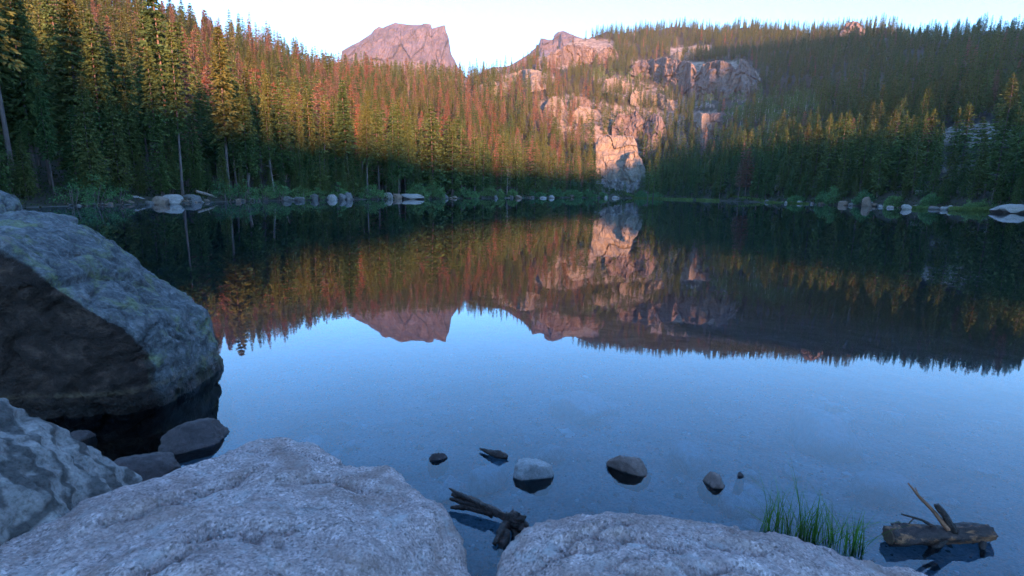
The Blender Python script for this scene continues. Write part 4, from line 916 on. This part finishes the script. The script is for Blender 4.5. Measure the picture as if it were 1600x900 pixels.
# the big boulder standing in the lake, with its stained overhanging front, shade painted in too
m, nt, _, _ = new_mat('lichen_boulder'); n = N(nt); v = n.coord('Object')
big = n.noise(v, 2.0, 6, 0.65, 0.5); med = n.noise(v, 11, 6, 0.7, 0.3); fine = n.noise(v, 60, 3, 0.7)
c = n.mix(0.68, n.ramp(big, [(0.3, (0.055, 0.055, 0.057)), (0.55, (0.125, 0.12, 0.12)), (0.75, (0.20, 0.185, 0.175))]), n.ramp(med, [(0.3, (0.02, 0.022, 0.024)), (0.47, (0.10, 0.105, 0.11)), (0.62, (0.20, 0.20, 0.205)), (0.74, (0.36, 0.35, 0.345))]))
c = n.mix(n.ramp(n.noise(v, 5.0, 7, 0.75, 0.7), [(0.52, 0.0), (0.62, 0.7)]), c, (0.16, 0.18, 0.075))
c = n.mix(n.ramp(n.noise(v, 3.1, 5, 0.7, 0.4), [(0.60, 0.0), (0.70, 0.5)]), c, (0.24, 0.17, 0.15))
c = n.mix(0.6, c, n.mix(1.0, c, n.ramp(n.noise(v, 32, 5, 0.8), [(0.36, 0.25), (0.5, 0.95), (0.64, 1.6)]), 'MULTIPLY'))
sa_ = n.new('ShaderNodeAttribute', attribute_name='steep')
stain_shade = n.ramp(n.math('ADD', sa_.outputs['Fac'], n.math('MULTIPLY', n.noise(v, 6, 6, 0.75, 0.5), 0.55)), [(0.44, 1.0), (0.66, 0.0)])     # iron brown rock under the overhang, its shade darkened into the colour
c = n.mix(stain_shade, c, n.ramp(med, [(0.3, (0.010, 0.006, 0.005)), (0.52, (0.034, 0.020, 0.015)), (0.75, (0.11, 0.068, 0.052))]))
zz = n.math('ADD', n.sep_z()[2], n.math('MULTIPLY', big, 0.05))
line = n.ramp(zz, [(0.165, 0.0), (0.178, 0.6), (0.195, 0.5), (0.215, 0.0)]); c = n.mix(n.math('MULTIPLY', line, n.ramp(n.noise(v, 7, 5, 0.7), [(0.40, 0.08), (0.58, 1.0)])), c, (0.19, 0.13, 0.08))
wetf = n.ramp(zz, [(0.10, 1.0), (0.17, 0.0)]); c = n.mix(wetf, c, n.mix(1.0, c, (0.35, 0.3, 0.27), 'MULTIPLY'))
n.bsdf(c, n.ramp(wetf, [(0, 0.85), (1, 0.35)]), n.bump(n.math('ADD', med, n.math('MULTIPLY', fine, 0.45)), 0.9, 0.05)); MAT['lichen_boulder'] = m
top = [(42, 334, 5.5), (102, 341, 5.3), (147, 363, 5.15), (191, 394, 5.0), (240, 434, 4.85), (275, 459, 4.75), (315, 485, 4.62), (331, 516, 4.5)]
cre = [(-250, 340, 4.3), (0, 378, 3.95), (49, 415, 3.85), (84, 452, 3.8), (151, 490, 3.75), (191, 508, 3.78), (235, 543, 3.85), (256, 588, 3.98)]
H1 = [at_rho(*p) for p in top] + [at_rho(*p) for p in cre] + [at_rho(-250, 320, 6.2)]
wl = [at_z(349, 571, 0.0), at_z(263, 625, 0.0), at_z(130, 642, 0.0), at_z(0, 648, 0.0), at_z(-250, 660, 0.0)]
H1 += wl + [p + np.array([0.02, 0.05, -0.6]) for p in wl]
back = [(-250, 318, 7.5), (60, 345, 6.6), (200, 420, 6.0), (300, 500, 5.4)]
H1 += [at_rho(*p) for p in back] + [np.array([p[0], p[1], -0.5]) for p in [at_rho(*q) for q in back]]
H2 = [at_rho(*p) for p in [(-250, 270, 6.2), (-60, 290, 5.7), (0, 305, 5.5), (28, 314, 5.45), (41, 334, 5.4), (20, 370, 5.0), (-40, 370, 4.9), (-250, 350, 5.2)]]
H2 += [np.array([p[0] * 1.22 - 0.25, p[1] * 1.22, p[2] - 0.05]) for p in H2[:4]] + [p + np.array([-0.1, 0, -0.5]) for p in H2[2:6]]
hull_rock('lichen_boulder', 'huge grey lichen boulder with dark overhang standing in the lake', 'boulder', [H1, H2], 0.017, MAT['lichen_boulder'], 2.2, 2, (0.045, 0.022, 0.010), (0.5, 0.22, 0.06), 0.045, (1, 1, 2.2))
# stones in the shallows
MAT['wet_stone'] = rock_mat('wet_dark_stone', [(0.018, 0.014, 0.014), (0.055, 0.042, 0.042), (0.13, 0.10, 0.10)], 5, 0.9, 0.6)
MAT['grey_stone'] = rock_mat('grey_speckled_stone', [(0.09, 0.09, 0.092), (0.22, 0.22, 0.225), (0.42, 0.41, 0.41)], 5, 0.6, 0.7, wet=(-0.005, 0.02, 0.025, (0.2, 0.19, 0.18)))
MAT['brown_stone'] = rock_mat('brown_rough_stone', [(0.05, 0.035, 0.032), (0.14, 0.10, 0.088), (0.26, 0.19, 0.165)], 5, 0.6, 0.7, wet=(-0.005, 0.02, 0.025, (0.2, 0.19, 0.18)))
def stone(label, px, mat, seed, name='stone', tilt=0.0, planes=9, depth=None):
    x0, y0, x1, y1 = px; p = at_z((x0 + x1) / 2, y1, 0.0); q = at_z((x0 + x1) / 2, y0, 0.0); d = RM[:, 2] @ (p - np.array([0, 0, EYE])); w = (x1 - x0) * d / F
    span = math.hypot(q[0] - p[0], q[1] - p[1]); h = span * 0.30; dp = span * 0.52
    v, f = facet_rock((w, dp, h + 0.10), seed, 5, planes, 0.08, -1.2); v[:, 2] -= 0.10
    rho = math.hypot(p[0], p[1]); c = p * (rho + dp * 0.5) / rho; c[2] = 0
    return tag(add(name, mesh_from(name, v, f, mat, True), c, rotz=-math.atan2(p[0], p[1]) + tilt), label, 'stone')
stone('angular pale grey stone in the shallow water', (800, 710, 866, 752), MAT['grey_stone'], 4)
stone('dark brown domed stone right of the grey one in the water', (946, 705, 1018, 742), MAT['brown_stone'], 12)
stone('small reddish brown stone in the water right of the domed one', (1090, 734, 1131, 762), MAT['brown_stone'], 21)
stone('tiny dark stone tip beside the reddish one', (1147, 737, 1163, 747), MAT['wet_stone'], 25)
stone('small dark jagged stone at the left of the shallows', (668, 704, 702, 721), MAT['wet_stone'], 33)
stone('wet dark rounded stone behind the big granite slab', (255, 658, 358, 704), MAT['wet_stone'], 41)
stone('purple grey wet stone wedged between boulder and slab', (156, 706, 282, 775), MAT['wet_stone'], 57)
stone('half sunk dark stone below the huge boulder', (98, 674, 146, 692), MAT['wet_stone'], 62)
def bed_stone(px, py, w, seed, label, grp=None):
    p = at_z(px, py, -0.16); rho = math.hypot(p[0], p[1]); z = float(ground_z(np.array([p[0]]), np.array([p[1]]))[0])
    wm = 0.8 * w * math.hypot(rho, EYE) / F; hh = min(wm * 0.55, max(0.05, -z - 0.03))
    v, f = facet_rock((wm, wm * rng.uniform(0.6, 0.9), hh), seed, 4, 10, 0.03)
    tag(add('sunken_stone', mesh_from('sunken_stone', v, f, MAT['sunken'], True), (p[0], p[1], z - hh * 0.12), rotz=rng.uniform(0, 6)), label, 'stone', grp)
MAT['sunken'] = rock_mat('silted_stone', [(0.1, 0.1, 0.094), (0.235, 0.228, 0.212), (0.38, 0.365, 0.34)], 3, 0.4)
for k, (bx, by, w, lab) in enumerate([(490, 668, 84, 'flat sunken stone above the granite slab point'), (700, 735, 70, 'sunken stone under the small jagged stone'), (765, 715, 95, 'wide sunken stone beside the dark bark chip'), (1265, 770, 110, 'dark broad sunken stone behind the grass tuft'), (1165, 752, 90, 'sunken stone under the tiny stone tip'),
        (1010, 772, 80, 'sunken stone below the brown domed stone'), (905, 600, 110, 'broad sunken stone far out in the middle'), (1390, 720, 110, 'sunken stone behind the log'), (1080, 680, 90, 'sunken stone above the reddish stone'), (1290, 640, 130, 'wide sunken slab out on the right'), (640, 760, 50, 'sunken stone left of the driftwood'), (860, 672, 70, 'sunken stone above the pale grey stone')]): bed_stone(bx, by, w, 800 + k, lab)
for k in range(46): bed_stone(rng.uniform(480, 1600), rng.uniform(565, 800), rng.uniform(10, 44), 850 + k, 'faint silted stone among many lying on the lake bed', 'sunken stones of the lake bed')
# gravel on the bed near the shore (too much to count)
gr = np.random.default_rng(91); gv_, gf_ = [], []
for k in range(5200):
    a = gr.uniform(R(-40), R(50)); rr = 0.9 + 5.5 * gr.random() ** 1.4; x, y = math.sin(a) * rr, math.cos(a) * rr; z = float(ground_z(np.array([x]), np.array([y]))[0]); sz = gr.lognormal(-4.6, 0.55) * (0.7 + 0.12 * rr)
    if z > -0.03: continue
    b0 = len(gv_); t_ = gr.uniform(0, 6.28)
    for q in range(5):
        an = t_ + q * 1.2566 + gr.normal(0, 0.15); rq = sz * gr.uniform(0.7, 1.2); gv_.append((x + math.cos(an) * rq, y + math.sin(an) * rq, z - 0.004))
    for q in range(5):
        an = t_ + q * 1.2566 + 0.3; rq = sz * gr.uniform(0.4, 0.7); gv_.append((x + math.cos(an) * rq, y + math.sin(an) * rq, z + sz * gr.uniform(0.3, 0.6)))
    for q in range(5): gf_.append((b0 + q, b0 + (q + 1) % 5, b0 + 5 + (q + 1) % 5, b0 + 5 + q))
    gf_.append(tuple(b0 + 5 + q for q in range(5)))
m, nt, _, _ = new_mat('bed_gravel'); n = N(nt); g_ = n.new('ShaderNodeNewGeometry')
n.bsdf(n.ramp(g_.outputs['Random Per Island'], [(0.0, (0.03, 0.028, 0.025)), (0.45, (0.10, 0.095, 0.085)), (0.8, (0.20, 0.19, 0.17)), (1.0, (0.42, 0.40, 0.37))]), 0.8)
tag(add('gravel', mesh_from('gravel', gv_, gf_, m)), 'fine gravel scattered over the shallow lake bed', 'gravel', kind='stuff')
# ------------------------------------------------------------------ driftwood
m, nt, _, _ = new_mat('wet_root_wood'); n = N(nt); v = n.coord('Object', (1, 1, 1)); x = n.noise(v, 38, 5, 0.7, 0.6)
n.bsdf(n.ramp(x, [(0.35, (0.012, 0.009, 0.009)), (0.58, (0.045, 0.03, 0.026)), (0.75, (0.13, 0.06, 0.045))]), 0.45, n.bump(x, 0.9, 0.02)); MAT['root'] = m
def px_path(pts): return [at_z(x, y, z) for x, y, z in pts]
def rough_tube(b, path, rad, n, seed, amp=0.25, sub=6):
    P_, R_ = [], []
    for i in range(len(path) - 1):
        for k in range(sub):
            t = k / sub; P_.append(path[i] * (1 - t) + path[i + 1] * t); R_.append(rad[i] * (1 - t) + rad[i + 1] * t)
    P_.append(path[-1]); R_.append(rad[-1]); s = len(b.v); b.tube(P_, R_, n); e = np.array(b.v[s:]); c = np.repeat(np.array(P_), n, 0); rr = np.repeat(np.array(R_), n)[:, None]
    ang = np.tile(np.arange(n), len(P_)); fl = perlin(np.stack([ang * 0.9 + seed, np.repeat(np.arange(len(P_)), n) * 0.12, ang * 0.0 + seed], 1))
    e = e + (e - c) * (fl[:, None] * amp * 2 + perlin(e * 60 + seed)[:, None] * amp); b.v[s:] = [q for q in e]
c0 = at_z(770, 815, 0.0); e = add('driftwood_root', None, c0); tag(e, 'black wet splintered driftwood root between the two granite slabs', 'driftwood')
def child(nm, paths, mat, parent, o0, n=9, amp=0.25):
    b = MB()
    for k, (pp, rad) in enumerate(paths): rough_tube(b, [q - o0 for q in px_path(pp)], rad, n, 3.0 * k + len(nm), amp)
    return add(nm, b.mesh(nm, mat, True), parent=parent)
child('stem', [([(706, 772, 0.05), (740, 783, 0.045), (775, 800, 0.04), (812, 818, 0.03)], [0.008, 0.016, 0.020, 0.024])], MAT['root'], e, c0, 12, 0.4)
for pp, rad in [([(702, 763, 0.06), (722, 775, 0.06), (760, 793, 0.05)], [0.004, 0.012, 0.014]), ([(703, 779, 0.035), (730, 786, 0.04), (762, 797, 0.04)], [0.007, 0.013, 0.014]), ([(704, 793, 0.02), (728, 792, 0.025), (770, 804, 0.03)], [0.006, 0.013, 0.014])]:
    child('splinter', [(pp, rad)], MAT['root'], e, c0, 7, 0.3)
child('knot', [([(790, 806, 0.04), (808, 815, 0.035), (826, 822, 0.02)], [0.018, 0.030, 0.012]), ([(800, 800, 0.06), (812, 812, 0.05), (822, 806, 0.06)], [0.012, 0.02, 0.004]), ([(812, 825, 0.02), (822, 832, 0.01), (829, 838, 0.0)], [0.022, 0.018, 0.006])], MAT['root'], e, c0, 11, 0.5)
child('root', [([(796, 815, 0.02), (782, 834, 0.02), (772, 850, 0.01)], [0.02, 0.016, 0.008]), ([(788, 830, 0.02), (786, 850, 0.0), (780, 868, -0.02)], [0.024, 0.018, 0.008]), ([(800, 822, 0.01), (806, 836, 0.0), (800, 850, -0.02)], [0.022, 0.014, 0.006])], MAT['root'], e, c0, 9, 0.45)
b = MB(); cc = at_z(762, 709, 0.0)
rough_tube(b, [q - cc for q in px_path([(750, 701, 0.015), (765, 706, 0.02), (780, 711, 0.02), (793, 714, 0.008)])], [0.005, 0.014, 0.022, 0.012], 8, 4, 0.3)
tag(add('bark_chip', b.mesh('bark_chip', MAT['root'], True), cc), 'thin dark bark chip floating left of the grey stone', 'driftwood')
# log with broken branches
m, nt, _, _ = new_mat('peeling_log_bark'); n = N(nt); v = n.coord('Object', (0.5, 1, 1)); x = n.noise(v, 16, 5, 0.7, 0.5); y_ = n.noise(v, 70, 3, 0.7)
col = n.mix(n.ramp(x, [(0.53, 0.0), (0.60, 1.0)]), n.ramp(y_, [(0.3, (0.010, 0.007, 0.007)), (0.7, (0.050, 0.032, 0.030))]), n.ramp(y_, [(0.3, (0.10, 0.040, 0.020)), (0.7, (0.26, 0.12, 0.06))]))
n.bsdf(col, 0.6, n.bump(n.math('ADD', x, y_), 0.7, 0.01)); MAT['log'] = m
MAT['branch_red'] = bark_mat('red_branch', (0.14, 0.06, 0.035), (0.30, 0.14, 0.08)); MAT['cut_wood'] = bark_mat('log_end', (0.05, 0.03, 0.022), (0.13, 0.08, 0.055))
l0 = at_z(1465, 843, 0.0); e = add('driftwood_log', None, l0); tag(e, 'short peeling log with broken branches lying in the shallow water', 'log')
LZ = 0.035
child('bark', [([(1389, 838, LZ), (1430, 836, LZ), (1470, 834, LZ), (1510, 833, LZ), (1548, 834, LZ)], [0.036, 0.035, 0.037, 0.040, 0.030])], MAT['log'], e, l0, 18, 0.22)
a_, b_ = at_z(1389, 838, LZ) - l0, at_z(1400, 838, LZ) - l0; mb = MB(); dd = (a_ - b_) / np.linalg.norm(a_ - b_); mb.tube([b_, a_ + dd * 0.004], [0.032, 0.030], 16); add('cut_end', mb.mesh('cut_end', MAT['cut_wood']), parent=e)
child('branch', [([(1482, 828, 0.07), (1460, 800, 0.13), (1438, 778, 0.19), (1419, 755, 0.25)], [0.010, 0.008, 0.006, 0.003]), ([(1436, 776, 0.195), (1430, 762, 0.215)], [0.004, 0.002])], MAT['branch_red'], e, l0, 7, 0.15)
child('branch', [([(1492, 830, 0.06), (1478, 808, 0.12), (1463, 789, 0.17)], [0.016, 0.013, 0.010])], MAT['root'], e, l0, 8, 0.25)
child('branch', [([(1462, 824, 0.07), (1440, 812, 0.09), (1408, 803, 0.10)], [0.008, 0.006, 0.003]), ([(1430, 808, 0.095), (1420, 818, 0.08)], [0.004, 0.002])], MAT['root'], e, l0, 6, 0.2)
child('branch', [([(1474, 842, 0.02), (1458, 858, -0.01), (1444, 870, -0.03)], [0.018, 0.014, 0.008])], MAT['root'], e, l0, 7, 0.25)
child('branch', [([(1534, 846, 0.02), (1536, 862, -0.01), (1535, 872, -0.03)], [0.012, 0.010, 0.007])], MAT['root'], e, l0, 7, 0.25)
child('knob', [([(1394, 822, 0.05), (1404, 820, 0.06), (1412, 822, 0.05)], [0.010, 0.016, 0.006])], MAT['root'], e, l0, 7, 0.2)
# grass tuft
r = np.random.default_rng(8); b = MB(); g0 = at_z(1270, 850, 0.0)
for k in range(210):
    bx = r.uniform(1185, 1352); by = np.interp(bx, [1200, 1350], [842, 880]) + r.uniform(-14, 6); p = at_z(bx, by, -0.05) - g0
    L = r.uniform(0.10, 0.25) * np.interp(bx, [1200, 1245, 1290, 1350], [0.95, 1.25, 0.95, 0.7]); a = r.uniform(0, 6.28); lean = abs(r.normal(0, 0.5)); w = r.uniform(0.0018, 0.0034); sd = np.array([-math.sin(a + r.normal(0, .5)), math.cos(a), 0]); pr = None
    for j in range(5):
        t = j / 4; q = p + np.array([math.cos(a) * lean * L * t * t * 1.4, math.sin(a) * lean * L * t * t * 1.4, (L + 0.05) * (t - 0.25 * lean * t * t)]); ww = w * (1 - t * 0.92)
        i = len(b.v); b.v += [q - sd * ww, q + sd * ww]
        if pr is not None: b.f.append((pr, pr + 1, i + 1, i))
        pr = i
tag(add('grass_tuft', b.mesh('grass_tuft', MAT['grass'], True), g0), 'green grass tuft growing behind the pale granite slab', 'grass')

# ------------------------------------------------------------------ morning haze
hm = bpy.data.meshes.new('haze'); bm = bmesh.new(); bmesh.ops.create_cube(bm, size=1.0)
for v_ in bm.verts: v_.co = Vector((v_.co.x * 3600, (v_.co.y + 0.5) * 3400 - 1150, (v_.co.z + 0.5) * 660 - 5))
bm.to_mesh(hm); bm.free()
m, nt, _, _ = new_mat('haze_air'); n = N(nt); pv = n.new('ShaderNodeVolumePrincipled'); o = n.new('ShaderNodeOutputMaterial')
pv.inputs['Color'].default_value = (0.78, 0.86, 1.0, 1); pv.inputs['Density'].default_value = 0.00007; pv.inputs['Anisotropy'].default_value = 0.0
n.l.new(pv.outputs[0], o.inputs['Volume']); hm.materials.append(m)
tag(add('haze', hm), 'thin morning haze over the lake and slopes', 'haze', kind='stuff')
